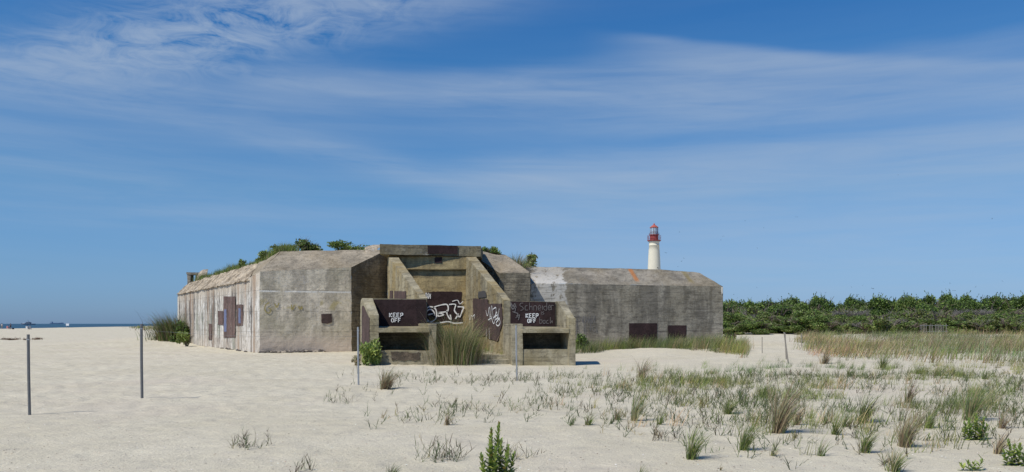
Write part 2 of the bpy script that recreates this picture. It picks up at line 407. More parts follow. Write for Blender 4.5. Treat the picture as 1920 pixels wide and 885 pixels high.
M['c_roof'] = concrete('roof_concrete', (.36, .32, .26), (.28, .255, .205), dk=.35, white=.35, wth=.64, mo=.35, moss=(.20, .15, .07), boards=False, seam=50, streak=(.8, .8, .5), extra=stain_right, rough_bump=.9)
M['c_roofl'] = concrete('tan_roof_concrete', (.44, .375, .28), (.34, .295, .225), dk=.3, white=.2, wth=.68, mo=.3, moss=(.22, .16, .08), boards=False, seam=50, streak=(.8, .8, .5), rough_bump=.9)
M['c_crumb'] = concrete('broken_concrete', (.60, .50, .37), (.46, .38, .28), dk=.75, mot=.6, white=.35, wth=.58, dark=(.13, .10, .07), boards=False, seam=50, streak=(1.5, 1.5, .4), rough_bump=1.0)
M['c_olive'] = concrete('mossy_concrete', (.48, .42, .28), (.38, .335, .23), dk=.35, white=.12, wth=.70, mo=.6, moss=(.26, .175, .045), seam=3, dark=(.08, .065, .04))
M['c_block'] = concrete('block_concrete', (.48, .43, .31), (.38, .34, .245), dk=.35, white=.2, wth=.70, mo=.45, moss=(.26, .20, .07), seam=2.2, dark=(.09, .075, .05), soff=.6)
M['c_ochre'] = concrete('ochre_concrete', (.54, .43, .23), (.43, .345, .19), dk=.4, white=.0, mo=.6, moss=(.30, .18, .04), seam=3)
M['c_lintel'] = concrete('lintel_concrete', (.29, .26, .18), (.21, .19, .14), dk=.35, white=.7, wth=.615, mo=.35, moss=(.2, .15, .05), seam=3, wcol=(.42, .42, .40), streak=(.7, .7, .9))
M['maroon'] = concrete('maroon_paint', (.062, .038, .038), (.045, .030, .030), dk=.4, dark=(.02, .015, .015), white=.25, wth=.69, wcol=(.2, .17, .15), boards=False, seam=50, rough_bump=.35)
M['maroon2'] = concrete('faded_maroon_paint', (.13, .085, .075), (.10, .07, .065), dk=.4, white=.3, wth=.62, wcol=(.26, .22, .19), boards=False, seam=50, rough_bump=.35)
M['maroon3'] = concrete('rusty_faded_paint', (.20, .13, .115), (.15, .11, .10), dk=.5, dark=(.05, .035, .03), white=.5, wth=.58, wcol=(.42, .36, .30), boards=False, seam=50, streak=(1.5, 1.5, .1))
M['bstain'] = concrete('brown_stain', (.20, .155, .11), (.16, .125, .09), dk=.4, boards=False, seam=50)
M['wpaint'] = plain('white_paint', (.82, .82, .80), .7, var=.1)
M['gpaint'] = plain('faint_grey_paint', (.18, .17, .165), .8, var=.25)
M['kpaint'] = plain('faint_dark_paint', (.08, .075, .07), .8, var=.25)
M['blpaint'] = plain('blue_spray_paint', (.13, .15, .25), .8, var=.3)
M['black'] = plain('dull_black', (.02, .02, .02), .7)  # even black for the tower window and the birds

AMP = .017
def disp(V, amp=AMP, sc=1.0):
    V = np.asarray(V, float)
    x, y, z = V[:, 0] * sc, V[:, 1] * sc, V[:, 2] * sc
    d = np.stack([vnoise(x * 1.7 + 3, y * 1.7, z * 1.7) + .5 * vnoise(x * 6 + 3, y * 6, z * 6), vnoise(x * 1.7, y * 1.7 + 9, z * 1.7) + .5 * vnoise(x * 6, y * 6 + 9, z * 6), vnoise(x * 1.7, y * 1.7, z * 1.7 + 5) + .5 * vnoise(x * 6, y * 6, z * 6 + 5)], 1)
    return V + d * amp
class Patches:
    def __init__(s): s.v = []; s.f = []; s.n = 0
    def quad(s, a, b, c, d, res=.3, amp=AMP, sc=1.0):
        a, b, c, d = [np.array(q, float) for q in (a, b, c, d)]
        nu = int(max(1, min(260, max(np.linalg.norm(b - a), np.linalg.norm(c - d)) / res))); nv = int(max(1, min(90, max(np.linalg.norm(d - a), np.linalg.norm(c - b)) / res)))
        u = np.linspace(0, 1, nu + 1)[None, :, None]; v = np.linspace(0, 1, nv + 1)[:, None, None]
        G = (a * (1 - u) + b * u) * (1 - v) + (d * (1 - u) + c * u) * v
        G = disp(G.reshape(-1, 3), amp, sc)
        k = (np.arange(nv)[:, None] * (nu + 1) + np.arange(nu)[None, :]).ravel() + s.n
        s.f += np.stack([k, k + 1, k + nu + 2, k + nu + 1], 1).tolist(); s.v.append(G); s.n += len(G)
    def prism(s, A, B, res=.4, amp=AMP):     # two matching outlines -> solid
        n = len(A)
        for i in range(n):
            j = (i + 1) % n; s.quad(A[i], A[j], B[j], B[i], res, amp)
        for L in (A, B):
            if n == 4: s.quad(L[0], L[1], L[2], L[3], res, amp)
            else:
                V_ = disp(np.array([tuple(q) for q in L]), amp); s.v.append(V_); s.f.append(list(range(s.n, s.n + n))); s.n += n
    def box(s, p8, res=.4, amp=AMP):         # bottom four, then top four, same order
        s.prism(p8[:4], p8[4:], res, amp)
    def build(s, name, mat, parent=None, **kw):
        o = mesh_obj(name, np.vstack(s.v), s.f, mat, parent, **kw)
        bm = bmesh.new(); bm.from_mesh(o.data); bmesh.ops.remove_doubles(bm, verts=bm.verts, dist=.002)
        bmesh.ops.recalc_face_normals(bm, faces=bm.faces); bm.to_mesh(o.data); bm.free()
        return o
def z_(p, z): return Vector((p[0], p[1], z))

bunker = empty('bunker', (0, 48, 0))
tag(bunker, 'large weathered concrete bunker on the beach with KEEP OFF blocks in front', 'bunker')

P0 = P(333, 640, 70.5); P1 = P(469, 659, 47.5); P2 = P(487, 661, 45.8); P3 = P(659, 657, 47.5); P4 = P(727, 655, 49.5)
E0, E1, E2, E3, E4 = z_(P0, 4.36), z_(P1, 4.38), z_(P2, 4.62), z_(P3, 4.98), z_(P4, 6.22)
R0 = P(352, 531, 72.5); R1 = P(486, 492, 50.2); R2 = P(527, 471, 49.2)
B = -.6
# left wing side wall
w_ = Patches(); w_.quad(z_(P0, B), z_(P1, B), E1, E0, .3, .02); w_.quad(z_(P1, B), z_(P2, B), E2, E1, .3, .02)
PB = P(372, 640, 82); w_.quad(z_(PB, B), z_(P0, B), E0, z_(PB, 4.4), .6, .02)
wall_l = w_.build('side_wall', M['c_left'], bunker); tag(wall_l, 'long left wall streaked white and rust')
w_ = Patches(); w_.quad(z_(P2, B), z_(P3, B), E3, E2, .25, .02)
wall_f = w_.build('front_wall', M['c_front'], bunker); tag(wall_f, 'tan grey front wall left of the embrasure')
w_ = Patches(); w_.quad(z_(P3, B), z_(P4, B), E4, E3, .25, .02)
wall_g = w_.build('gable_wall', M['c_gable'], bunker); tag(wall_g, 'dark mottled wall beside the embrasure')
# broken roof edge of the left wing
w_ = Patches(); ov = Vector((-.10, -.06, -.16)); w_.quad(E0 + ov, E1 + ov, R1, R0, .13, .075, 2.3); w_.quad(E0 + Vector((.1, .1, -.1)), E1 + Vector((.1, .1, -.1)), R1 + Vector((.1, .2, -.12)), R0 + Vector((.1, .2, -.12)), .4, .05); w_.build('broken_roof_edge', M['c_crumb'], bunker)
w_ = Patches(); w_.quad(E1 + Vector((0, .02, 0)), E2, R2, R1, .25, .05)
w_.quad(E2, E3, E4, R2, .25, .02)
roof_l = w_.build('roof', M['c_roofl'], bunker)
tag(roof_l, 'tan sloping roof slab left of the embrasure')
# cracked white slab piece at the gable corner
q = Patches(); q.prism([P(684, 468, 49.2), P(700, 461.5, 49.6), P(714, 461, 49.8), P(690, 484, 48.7)], [P(684, 464, 49.5), P(700, 458.5, 49.9), P(716, 459, 50.1), P(692, 480, 48.9)], .3, .03)
q.build('broken_slab', M['c_crumb'], bunker)
# flat roof under the plants
F1 = P(905, 471, 50.2); F2 = P(948, 478, 50.2)
T = Patches(); bk = [Vector((-24, 84, 5.6)), Vector((-4, 84, 6.0)), Vector((0, 70, 6.0))]
T.quad(R0 - Vector((0, 0, .05)), R1 - Vector((0, 0, .05)), Vector((-12, 66, 6.0)), Vector((-26, 84, 5.4)), 1.0, .1)
T.quad(R1 - Vector((0, 0, .05)), R2 - Vector((0, 0, .05)), Vector((-10, 66, 6.1)), Vector((-12, 66, 6.0)), 1.0, .08)
T.quad(R2 - Vector((0, 0, .05)), E4 - Vector((0, 0, .05)), Vector((-6, 66, 6.1)), Vector((-10, 66, 6.1)), 1.0, .08)
T.quad(E4 - Vector((0, 0, .05)), F1, Vector((-1.5, 66, 5.9)), Vector((-6, 66, 6.1)), 1.0, .05)
T.quad(F1, F2, Vector((0, 66, 5.6)), Vector((-1.5, 66, 5.9)), 1.0, .05)
M['soil'] = plain('roof_soil', (.16, .14, .09), 1, var=.4, sc=2)
T.build('roof_top', M['soil'], bunker)
# small ruined concrete hut at the far left corner of the roof
hut = Patches()
hp = P(350, 531, 70.8); hx = hp.x; hw = .38
def bx(pt, x0, x1, y0, y1, z0, z1, res=.3, amp=.015):
    pt.box([(x0, y0, z0), (x1, y0, z0), (x1, y1, z0), (x0, y1, z0), (x0, y0, z1), (x1, y0, z1), (x1, y1, z1), (x0, y1, z1)], res, amp)
hz = 4.55
bx(hut, hx, hx + .32, 70.9, 71.6, hz, 6.12, .3, .04); bx(hut, hx + .3, hx + .9, 71.3, 71.7, 5.0, 5.35); bx(hut, hx + .75, hx + .95, 70.95, 71.7, hz, 6.05, .3, .03)
bx(hut, hx - .05, hx + 1.05, 70.85, 71.8, 5.98, 6.18, .3, .04)
hut.build('roof_hut', M['c_right'], bunker)
sl = Patches(); a = P(367, 529, 69); b2 = P(372, 512, 69.5); c_ = P(381, 505, 69); d_ = P(378, 516, 68)
sl.prism([a, b2, c_, d_], [a + Vector((.35, .3, .02)), b2 + Vector((.35, .3, .02)), c_ + Vector((.35, .3, .02)), d_ + Vector((.35, .3, .02))], .3, .04)
sl.build('tilted_slab', M['c_crumb'], bunker)

# right flank beside the embrasure
Q1 = P(884, 600, 49.2); Q2 = P(937, 600, 47.0); Q3 = P(994, 600, 47.0)
e1 = z_(Q1, 5.95); e2 = z_(Q2, Z(512, 47)); e3 = z_(Q3, Z(511, 47))
w_ = Patches(); w_.quad(z_(Q1, B), z_(Q2, B), e2, e1, .25, .02); w_.quad(z_(Q2, B), z_(Q3, B), e3, e2, .25, .02)
Q4 = Vector((Q3.x + .15, 53, 0)); w_.quad(z_(Q3, B), z_(Q4, B), z_(Q4, 4.6), e3, .3)
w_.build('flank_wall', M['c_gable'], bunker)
w_ = Patches(); w_.quad(e1, e2, F2 - Vector((.6, 0, -.02)), F1, .25, .02); w_.quad(e2, e3, F2, F2 - Vector((.6, 0, -.02)), .25, .02)
w_.quad(e3, z_(Q4, 4.6), Vector((Q4.x, 56, 5.4)), F2, .3, .03)
w_.build('flank_roof', M['c_roofl'], bunker)
# right wing
S1 = Vector((W(985, 50), 50, 0)); S2 = Vector((W(1355.5, 50.3), 50.3, 0)); ez1 = Z(531, 50); ez2 = Z(537, 50.3)
T1 = Vector((W(985, 52.2), 52.2, Z(499.5, 52.2))); T2 = P(1240, 505, 52.3); T3 = P(1312, 511.5, 52.3)
S3 = Vector((S2.x - .3, 66, 0)); T4 = Vector((T3.x - .3, 64, T3.z)); T5 = Vector((T1.x, 64, T1.z)); 
w_ = Patches(); w_.quad(z_(S1, B), z_(S2, B), z_(S2, ez2), z_(S1, ez1), .25, .012); w_.quad(z_(S2, B), z_(S3, B), z_(S3, ez2), z_(S2, ez2), .6)
wall_r = w_.build('right_wing_wall', M['c_right'], bunker); wall_r.name = 'wing_wall'
tag(wall_r, 'dark grey board-marked wall of the right wing')
m1 = z_(S1, ez1).lerp(z_(S2, ez2), .69)
w_ = Patches(); w_.quad(z_(S1, ez1), m1, T2, T1, .22, .025); w_.quad(m1, z_(S2, ez2), T3, T2, .22, .03)
w_.quad(z_(S2, ez2), z_(S3, ez2), T4, T3, .4, .03); w_.quad(T1, T2, Vector((T2.x, 64, T2.z)), T5, .8, .02); w_.quad(T2, T3, T4, Vector((T2.x, 64, T2.z)), .8, .02)
w_.build('wing_roof', M['c_roof'], bunker)

# lintel, recess, buttresses
lin = Patches()
lz0, lz1 = Z(476.5, 45.5), Z(457.5, 45.5)
lin.box([(W(712, 45.5), 45.5, lz0), (W(901, 45.5), 46.0, lz0 - .1), (W(901, 45.5), 49.5, lz0 - .1), (W(712, 45.5), 49.5, lz0),
         (W(712, 45.5), 45.5, lz1), (W(901, 45.5), 46.0, lz1 - .08), (W(901, 45.5), 49.6, lz1), (W(712, 45.5), 49.5, lz1)], .22, .022)
lintel = lin.build('lintel', M['c_lintel'], bunker); tag(lintel, 'flat concrete lintel over the embrasure')
rc = Patches()
YR = 46.12
rc.box([(W(727, YR), YR, B), (W(886, YR), YR, B), (W(884, 49.6), 49.6, B), (W(727, 49.6), 49.6, B), (W(727, YR), YR, 5.6), (W(886, YR), YR, 5.5), (W(884, 49.6), 49.6, 5.9), (W(727, 49.6), 49.6, 5.9)], .3, .012)
bx(rc, W(740, 45.95), W(880, 45.95), 45.95, 46.3, Z(505, 45.95), lz0 - .12, .3, .008)
recess = rc.build('embrasure_wall', M['c_ochre'], bunker)
def buttress(pxb, pxf, Yb, Yf, tb, tf, zf, parent=bunker):
    # side outline front -> back, outer face then inner face
    Xb, Xf = W(pxb, Yb), W(pxf, Yf)
    def at(Y, z, off=0):
        k = (Y - Yf) / (Yb - Yf); return Vector((Xf + (Xb - Xf) * k + off, Y, z))
    Yk = 45.85; top = lz0 - .03 - .1
    A_ = [at(Yf, B), at(Yb, B), at(Yb, top), at(Yk, top), at(Yf, zf)]
    B_ = [at(Yf, B, tf), at(Yb, B, tb), at(Yb, top, tb), at(Yk, top, tb * .97 + tf * .03), at(Yf, zf, tf)]
    p_ = Patches()
    p_.quad(A_[0], A_[1], A_[2], A_[3].lerp(A_[3], 0), .4, .0) if False else None
    for L in (A_, B_):   # side face as two quads
        k = z_(L[3], B)
        p_.quad(L[0], k, L[3], L[4], .3, .012); p_.quad(k, L[1], L[2], L[3], .3, .012)
    p_.quad(A_[4], A_[3], B_[3], B_[4], .25, .012); p_.quad(A_[3], A_[2], B_[2], B_[3], .3); p_.quad(A_[0], A_[4], B_[4], B_[0], .3)
    return p_.build('buttress', M['c_olive'], parent), A_
but_l, bl_A = buttress(727, 789, 46.15, 34.35, .56, .28, Z(559, 34.35)); tag(but_l, 'sloping wall left of the embrasure')
but_r, br_A = buttress(873, 944, 46.15, 34.3, .56, .28, Z(562, 34.3)); tag(but_r, 'sloping wall right of the embrasure, tagged and part painted maroon')

# front blast blocks with benches and KEEP OFF panels
def block_left():
    p = Patches()
    zb, zl0, zl1 = Z(657, 32), Z(623, 32), Z(615, 32)
    Yf, Ym, Yk = 32.0, 34.0, 34.45
    def g(px, Y, z): return (W(px, Y), Y, z)
    # base under the niche
    p.box([g(710, Yf, B), g(806, Yf, B), g(793, Yk, B), g(697, Yk, B), g(710, Yf, zb), g(806, Yf, zb), g(793, Yk, zb), g(697, Yk, zb)])
    p.box([g(704, 33.5, zb), g(800, 33.5, zb), g(793, Yk, zb), g(697, Yk, zb), g(704, 33.5, zl1), g(800, 33.5, zl1), g(793, Yk, zl1), g(697, Yk, zl1)])
    # back panel wall
    zt = Z(560, Ym)
    p.box([g(696, Ym, zl0), g(800.5, Ym, zl0), g(800.5, Yk, zl0), g(696, Yk, zl0), g(696, Ym, zt), g(800.5, Ym, zt), g(800.5, Yk, zt), g(696, Yk, zt)])
    body = p
    # wing at the left, rounded shoulder
    o_ = lambda k, z, s: Vector((W(694, 31.95) + (W(675.5, 34.5) - W(694, 31.95)) * k + s * (.34 + .13 * k), 31.95 + 2.55 * k, z))
    zf, zk = Z(591, 32), Z(560, 34.5)
    prof = [(0, B), (1, B), (1, zk - .22), (.93, zk - .06), (.82, zk), (0.0, zf)]
    A_ = [o_(k, z, 0) for k, z in prof]; B_ = [o_(k, z, 1) for k, z in prof]
    body.prism(A_, B_, .3, .01)
    # pillar at the right
    body.box([g(805, 31.97, B), g(818, 31.97, B), g(801, 34.6, B), g(790, 34.6, B), g(805, 31.97, Z(607, 32)), g(818, 31.97, Z(607, 32)), g(801, 34.6, Z(607, 32)), g(790, 34.6, Z(607, 32))])
    body.box([g(787, 33.0, zl1 - .03), g(808, 33.0, zl1 - .03), g(803, 33.9, zl1 - .03), g(784, 33.9, zl1 - .03), g(787, 33.0, Z(606.5, 33)), g(808, 33.0, Z(606.5, 33)), g(803, 33.9, Z(606.5, 33)), g(784, 33.9, Z(606.5, 33))])
    o = body.build('blast_block', M['c_block'], bunker); tag(o, 'left concrete block with bench niche and painted KEEP OFF panel')
    l = Patches(); l.box([g(709, 31.9, zl0), g(805.5, 31.9, zl0), g(800, 34.02, zl0), g(696, 34.02, zl0), g(709, 31.9, zl1), g(805.5, 31.9, zl1), g(799, 34.02, zl1 + .07), g(697, 34.02, zl1 + .07)], .25, .01)
    l.build('ledge', M['c_block'], o)
    pn = Patches(); pn.quad(g(697.5, 33.96, Z(613.0, 33.96)), g(799.5, 33.96, Z(613.0, 33.96)), g(799.5, 33.96, zt - .03), g(697.5, 33.96, zt - .03), .3, .003)
    pnl = pn.build('painted_panel', M['maroon'], o)
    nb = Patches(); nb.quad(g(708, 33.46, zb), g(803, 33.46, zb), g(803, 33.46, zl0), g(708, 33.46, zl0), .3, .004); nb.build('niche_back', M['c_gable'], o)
    return o
def block_right():
    p = Patches()
    zb, zl0, zl1 = Z(655, 32), Z(624, 32), Z(616, 32)
    Yf, Ym, Yk = 32.0, 34.0, 34.4
    def g(px, Y, z): return (W(px, Y), Y, z)
    p.box([g(980, Yf, B), g(1068, Yf, B), g(1050, Yk, B), g(950, Yk, B), g(980, Yf, zb), g(1068, Yf, zb), g(1050, Yk, zb), g(950, Yk, zb)])
    p.box([g(970, 33.5, zb), g(1054, 33.5, zb), g(1048, Yk, zb), g(950, Yk, zb), g(970, 33.5, zl1), g(1054, 33.5, zl1), g(1048, Yk, zl1), g(950, Yk, zl1)])
    zt = Z(563.5, Ym)
    p.box([g(944.5, Ym, zl0), g(1044, Ym, zl0), g(1044, Yk, zl0), g(944.5, Yk, zl0), g(944.5, Ym, zt), g(1044, Ym, zt - .05), g(1044, Yk, zt - .05), g(944.5, Yk, zt)])
    zp = Z(607.5, 32)
    p.box([g(961, 31.96, B), g(980.5, 31.96, B), g(968, 34.1, B), g(944, 34.1, B), g(961, 31.96, zp), g(980.5, 31.96, zp), g(968, 34.1, zp), g(944, 34.1, zp)])
    zf = Z(594.5, 32); zk = Z(565, 34.3)
    prof = [(0, B), (1, B), (1, zk), (.88, zk + .0), (.1, zf + .0), (0, zf - .04)]
    i_ = lambda k, z: Vector((W(1067, 31.93) + (W(1041.5, 34.35) - W(1067, 31.93)) * k, 31.93 + 2.42 * k, z))
    o_ = lambda k, z: Vector((W(1079, 31.93) + (W(1056, 34.35) - W(1079, 31.93)) * k, 31.93 + 2.42 * k, z))
    p.prism([i_(k, z) for k, z in prof], [o_(k, z) for k, z in prof], .3, .01)
    o = p.build('blast_block', M['c_block'], bunker); tag(o, 'right concrete block with bench niche and graffitied KEEP OFF panel')
    l = Patches(); l.box([g(979, 31.9, zl0), g(1067.5, 31.9, zl0), g(1045, 34.02, zl0), g(958, 34.02, zl0), g(979, 31.9, zl1), g(1067.5, 31.9, zl1), g(1044, 34.02, zl1 + .07), g(959, 34.02, zl1 + .07)], .25, .01)
    l.build('ledge', M['c_block'], o)
    pn = Patches(); pn.quad(g(957, 33.96, Z(611, 33.96)), g(1041, 33.96, Z(611.5, 33.96)), g(1041, 33.96, zt - .07), g(957, 33.96, zt - .03), .3, .003)
    pn.build('painted_panel', M['maroon'], o)
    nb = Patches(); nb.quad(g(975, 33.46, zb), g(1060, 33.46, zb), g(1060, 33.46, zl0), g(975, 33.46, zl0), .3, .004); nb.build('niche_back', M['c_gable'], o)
    return o
blk_l = block_left(); blk_r = block_right()
# floor of the embrasure and two steps
def g3(px, Y, z): return (W(px, Y), Y, z)
st = Patches(); st.box([g3(819, 33.4, B), g3(960, 33.2, B), g3(878, 48, B), g3(750, 48, B), g3(819, 33.4, .34), g3(960, 33.2, .34), g3(878, 48, .42), g3(750, 48, .42)], .4, .03)
stp = st.build('embrasure_floor', M['c_block'], bunker)
st = Patches(); st.box([g3(850, 32.75, B), g3(962, 32.7, B), g3(955, 33.5, B), g3(845, 33.5, B), g3(850, 32.75, .17), g3(962, 32.7, .17), g3(955, 33.5, .19), g3(845, 33.5, .19)], .3, .02)
st.build('step', M['c_block'], bunker)

# paint patches and graffiti on the walls ------------------------------------
def plane_of(a, b):          # vertical plane through two plan points; normal towards the camera
    a = Vector((a[0], a[1], 0)); b = Vector((b[0], b[1], 0)); d = (b - a).normalized(); n = Vector((d.y, -d.x, 0))
    if n.y > 0: n = -n
    return a, n
def hit(px, py, pl, off):
    a, n = pl; d = Vector(((px - CX) / F, 1, -(py - HY) / F)); o = Vector((0, 0, H))
    k = (a + n * off - o).dot(n) / d.dot(n); return o + d * k
def patch(name, poly, pl, mat, parent, off=.03, jit=.8, label=None, step=4):
    pts = []
    for i, (x0, y0) in enumerate(poly):
        x1, y1 = poly[(i + 1) % len(poly)]; n = max(1, int(math.hypot(x1 - x0, y1 - y0) / step))
        for k in range(n):
            u = k / n; pts.append((x0 + (x1 - x0) * u + random.uniform(-jit, jit) * .5, y0 + (y1 - y0) * u + random.uniform(-jit, jit) * .5))
    fr = [hit(x_, y_, pl, off) for x_, y_ in pts]; bk_ = [hit(x_, y_, pl, off - .02) for x_, y_ in pts]
    n = len(fr); fc = [list(range(n))] + [[i, i + n, (i + 1) % n + n, (i + 1) % n] for i in range(n)]
    o = mesh_obj(name, fr + bk_, fc, mat, parent)
    if label: tag(o, label)
    return o
PL_L = plane_of(P0, P1); PL_F = plane_of(P2, P3); PL_R = plane_of(S1, S2); PL_G = plane_of(P3, P4)
PL_REC = (Vector((0, 46.12, 0)), Vector((0, -1, 0))); PL_LIN = plane_of((W(712, 45.5), 45.5), (W(901, 45.5), 46.0)); PL_HDR = (Vector((0, 45.95, 0)), Vector((0, -1, 0)))
PL_BR = plane_of(br_A[0], br_A[1]); PL_BL = plane_of(bl_A[0], bl_A[1])
if PL_BR[1].x > 0: PL_BR = (PL_BR[0], -PL_BR[1])
if PL_BL[1].x > 0: PL_BL = (PL_BL[0], -PL_BL[1])
PL_PAN = (Vector((0, 33.96, 0)), Vector((0, -1, 0)))
def rect(a, b, c, d): return [(a, b), (c, b), (c, d), (a, d)]
pp = 'paint_patch'
patch(pp, rect(419, 556, 441, 633), PL_L, M['maroon3'], wall_l, .038, label='tall maroon patch')
patch(pp, rect(443, 571, 455.5, 611), PL_L, M['maroon3'], wall_l, .038); patch(pp, rect(408.5, 583, 418, 609), PL_L, M['maroon3'], wall_l, .038)
patch(pp, rect(391, 607, 396.5, 637), PL_L, M['maroon3'], wall_l, .038)
patch(pp, rect(420, 580, 424.5, 622), PL_L, M['blpaint'], wall_l, .045, label='blue streak'); patch(pp, rect(447, 578, 451, 606), PL_L, M['blpaint'], wall_l, .045)
patch(pp, [(602, 589), (622, 588), (622.5, 604), (614, 607), (603, 606)], PL_F, M['maroon2'], wall_f, .03)
patch(pp, rect(802, 460.5, 858, 476), PL_LIN, M['maroon'], lintel, .045)
patch(pp, rect(815, 482, 829, 493), PL_HDR, M['maroon'], recess, .03)
patch(pp, [(798, 549), (812, 546.5), (866, 547), (864, 570), (868, 604), (798, 604)], PL_REC, M['maroon'], recess, .03)
patch(pp, rect(739, 546, 761, 575), PL_BL, M['maroon2'], but_l, .03); patch(pp, rect(730.5, 545, 736, 575), PL_BL, M['maroon2'], but_l, .03)
patch(pp, [(887, 560), (915, 561), (915, 570), (940, 569), (942, 600), (934, 640), (918, 636), (910, 630), (887, 632)], PL_BR, M['maroon2'], but_r, .035, 1.5)
patch(pp, [(896, 546), (910, 545), (912, 558), (896, 559)], PL_BR, M['kpaint'], but_r, .035, 1.5)
patch('boarded_door', rect(1179.5, 606, 1232, 648), PL_R, M['maroon'], wall_r, .03, .2); patch('boarded_door', rect(1252, 610, 1287, 640), PL_R, M['maroon'], wall_r, .03, .2)
PL_WL = plane_of((W(694, 31.95), 31.95), (W(675.5, 34.5), 34.5))
if PL_WL[1].x > 0: PL_WL = (PL_WL[0], -PL_WL[1])
patch(pp, [(678.5, 574), (682, 573), (687, 586), (693, 596), (692.5, 640), (678, 648)], PL_WL, M['maroon2'], blk_l, .02, .8)
patch(pp, [(733, 660), (788, 661), (786, 676), (735, 675)], (Vector((0, 32, 0)), Vector((0, -1, 0))), M['bstain'], blk_l, .02, 2.5)

def strokes(name, lines, pl, off, width, mat, parent, smooth=True, label=None):
    V_, F_ = [], []
    for ln_ in lines:
        pts = ln_
        if smooth and len(pts) > 2:       # Catmull-Rom
            q = []
            for i in range(len(pts) - 1):
                p0, p1, p2, p3 = pts[max(i - 1, 0)], pts[i], pts[i + 1], pts[min(i + 2, len(pts) - 1)]
                for k in range(5):
                    u = k / 5
                    q.append(tuple(.5 * ((2 * p1[c]) + (-p0[c] + p2[c]) * u + (2 * p0[c] - 5 * p1[c] + 4 * p2[c] - p3[c]) * u * u + (-p0[c] + 3 * p1[c] - 3 * p2[c] + p3[c]) * u ** 3) for c in (0, 1)))
            q.append(pts[-1]); pts = q
        w3 = [hit(a, b, pl, off) for a, b in pts]; n = pl[1]; base = len(V_)
        for i, p in enumerate(w3):
            d = (w3[min(i + 1, len(w3) - 1)] - w3[max(i - 1, 0)]).normalized(); sd_ = d.cross(n).normalized() * width * .5 * random.uniform(.8, 1.2)
            V_ += [p + sd_, p - sd_]
        for i in range(len(w3) - 1): F_.append((base + 2 * i, base + 2 * i + 1, base + 2 * i + 3, base + 2 * i + 2))
    o = mesh_obj(name, V_, F_, mat, parent)
    if label: tag(o, label)
    return o
# hand-painted capitals, 0..1 boxes
GL = {'K': [[(0, 0), (0, 1)], [(.9, 0), (.05, .52), (.95, 1)]], 'E': [[(.85, 0), (0, 0), (0, 1), (.9, 1)], [(0, .48), (.7, .48)]],
      'P': [[(0, 1), (0, 0), (.6, 0), (.85, .1), (.85, .42), (.6, .54), (0, .54)]], 'O': [[(.45, 0), (.1, .12), (0, .5), (.1, .88), (.45, 1), (.8, .88), (.92, .5), (.8, .12), (.45, 0)]],
      'F': [[(.88, 0), (0, 0), (0, 1)], [(0, .48), (.7, .48)]]}
def keep_off(x0, y0, x1, y1, xo0, yo0, xo1, yo1, parent):
    L = []
    for wd, (a, b, c, d) in (('KEEP', (x0, y0, x1, y1)), ('OFF', (xo0, yo0, xo1, yo1))):
        n = len(wd); cw = (c - a) / n
        for k, ch in enumerate(wd):
            for ln_ in GL[ch]: L.append([(a + cw * (k + .06) + u * cw * .72, b + v * (d - b)) for u, v in ln_])
    o = strokes('lettering', L, PL_PAN, .03, .036, M['wpaint'], parent, smooth=False, label='KEEP OFF in white hand painted capitals')
keep_off(730, 587, 757.5, 594.5, 733.5, 597, 753, 604, blk_l)
keep_off(986, 588, 1011, 595.5, 989, 598, 1006.5, 605, blk_r)
# faint "Schneider" scrawl, "IS BACK"
sch = [[(981, 568), (976, 569), (975, 573), (980, 576), (981, 580), (976, 582)], [(989, 573), (985, 574), (985, 581), (990, 581)], [(993, 567), (993, 581)], [(993, 576), (997, 574), (998, 581)],
       [(1001, 582), (1001, 574), (1006, 574), (1006, 582)], [(1009, 578), (1014, 577), (1012, 572), (1009, 576), (1010, 581), (1014, 581)], [(1017, 573), (1017, 581)], [(1025, 567), (1025, 581), (1020, 580), (1020, 575), (1025, 574)],
       [(1028, 577), (1032, 577), (1031, 572), (1028, 576), (1029, 581), (1033, 580)], [(1022, 600), (1022, 600)], [(1034, 581), (1034, 573), (1038, 573)],
       [(1015, 584), (1015, 590)], [(1020, 584), (1017, 586), (1020, 588), (1017, 590)],
       [(1012, 595), (1012, 606), (1016, 605), (1016, 600), (1012, 600)], [(1021, 600), (1018, 602), (1019, 606), (1022, 606), (1022, 600)], [(1028, 600), (1025, 602), (1025, 606), (1029, 606)], [(1032, 595), (1032, 606), (1035, 601), (1036, 606)]]
strokes('graffiti', sch, PL_PAN, .025, .018, M['gpaint'], blk_r, label='faint thin grey scrawled writing')
tagA = [[(959, 569), (962, 575), (965, 569), (968, 577)], [(960, 578), (966, 578), (965, 585), (961, 584)], [(965, 586), (971, 588), (969, 593), (973, 595)], [(967, 596), (974, 590), (972, 600)], [(958, 567), (958, 574), (962, 580), (967, 570)]]
strokes('graffiti', tagA, PL_PAN, .026, .03, M['gpaint'], blk_r)
# white throw-up in the embrasure
tg = [[(800, 578), (806, 575), (814, 577), (818, 583), (818, 595), (812, 602), (803, 603), (800, 597), (800, 585), (806, 580), (813, 584), (815, 592)], [(802, 600), (810, 606), (826, 605), (840, 603), (852, 606), (868, 605)],
      [(812, 577), (822, 573), (838, 571), (840, 582), (833, 585), (820, 586)], [(820, 586), (832, 590), (822, 593), (822, 590)], [(838, 581), (838, 588), (842, 596), (846, 599), (844, 590)], [(842, 571), (854, 571), (852, 582), (858, 590), (862, 594), (867, 582), (869, 576), (858, 575)], [(854, 598), (860, 588)], [(803, 590), (812, 588)]]
strokes('graffiti', tg, PL_REC, .06, .07, M['wpaint'], recess, label='bold white bubble letters')
strokes('graffiti', [[(793, 550), (796, 558), (799, 549), (801, 558)], [(803, 549), (803, 560), (807, 551), (807, 560)], [(795, 553), (808, 551)], [(848, 565), (858, 563), (862, 570), (868, 565)]], PL_REC, .06, .04, M['wpaint'], recess)
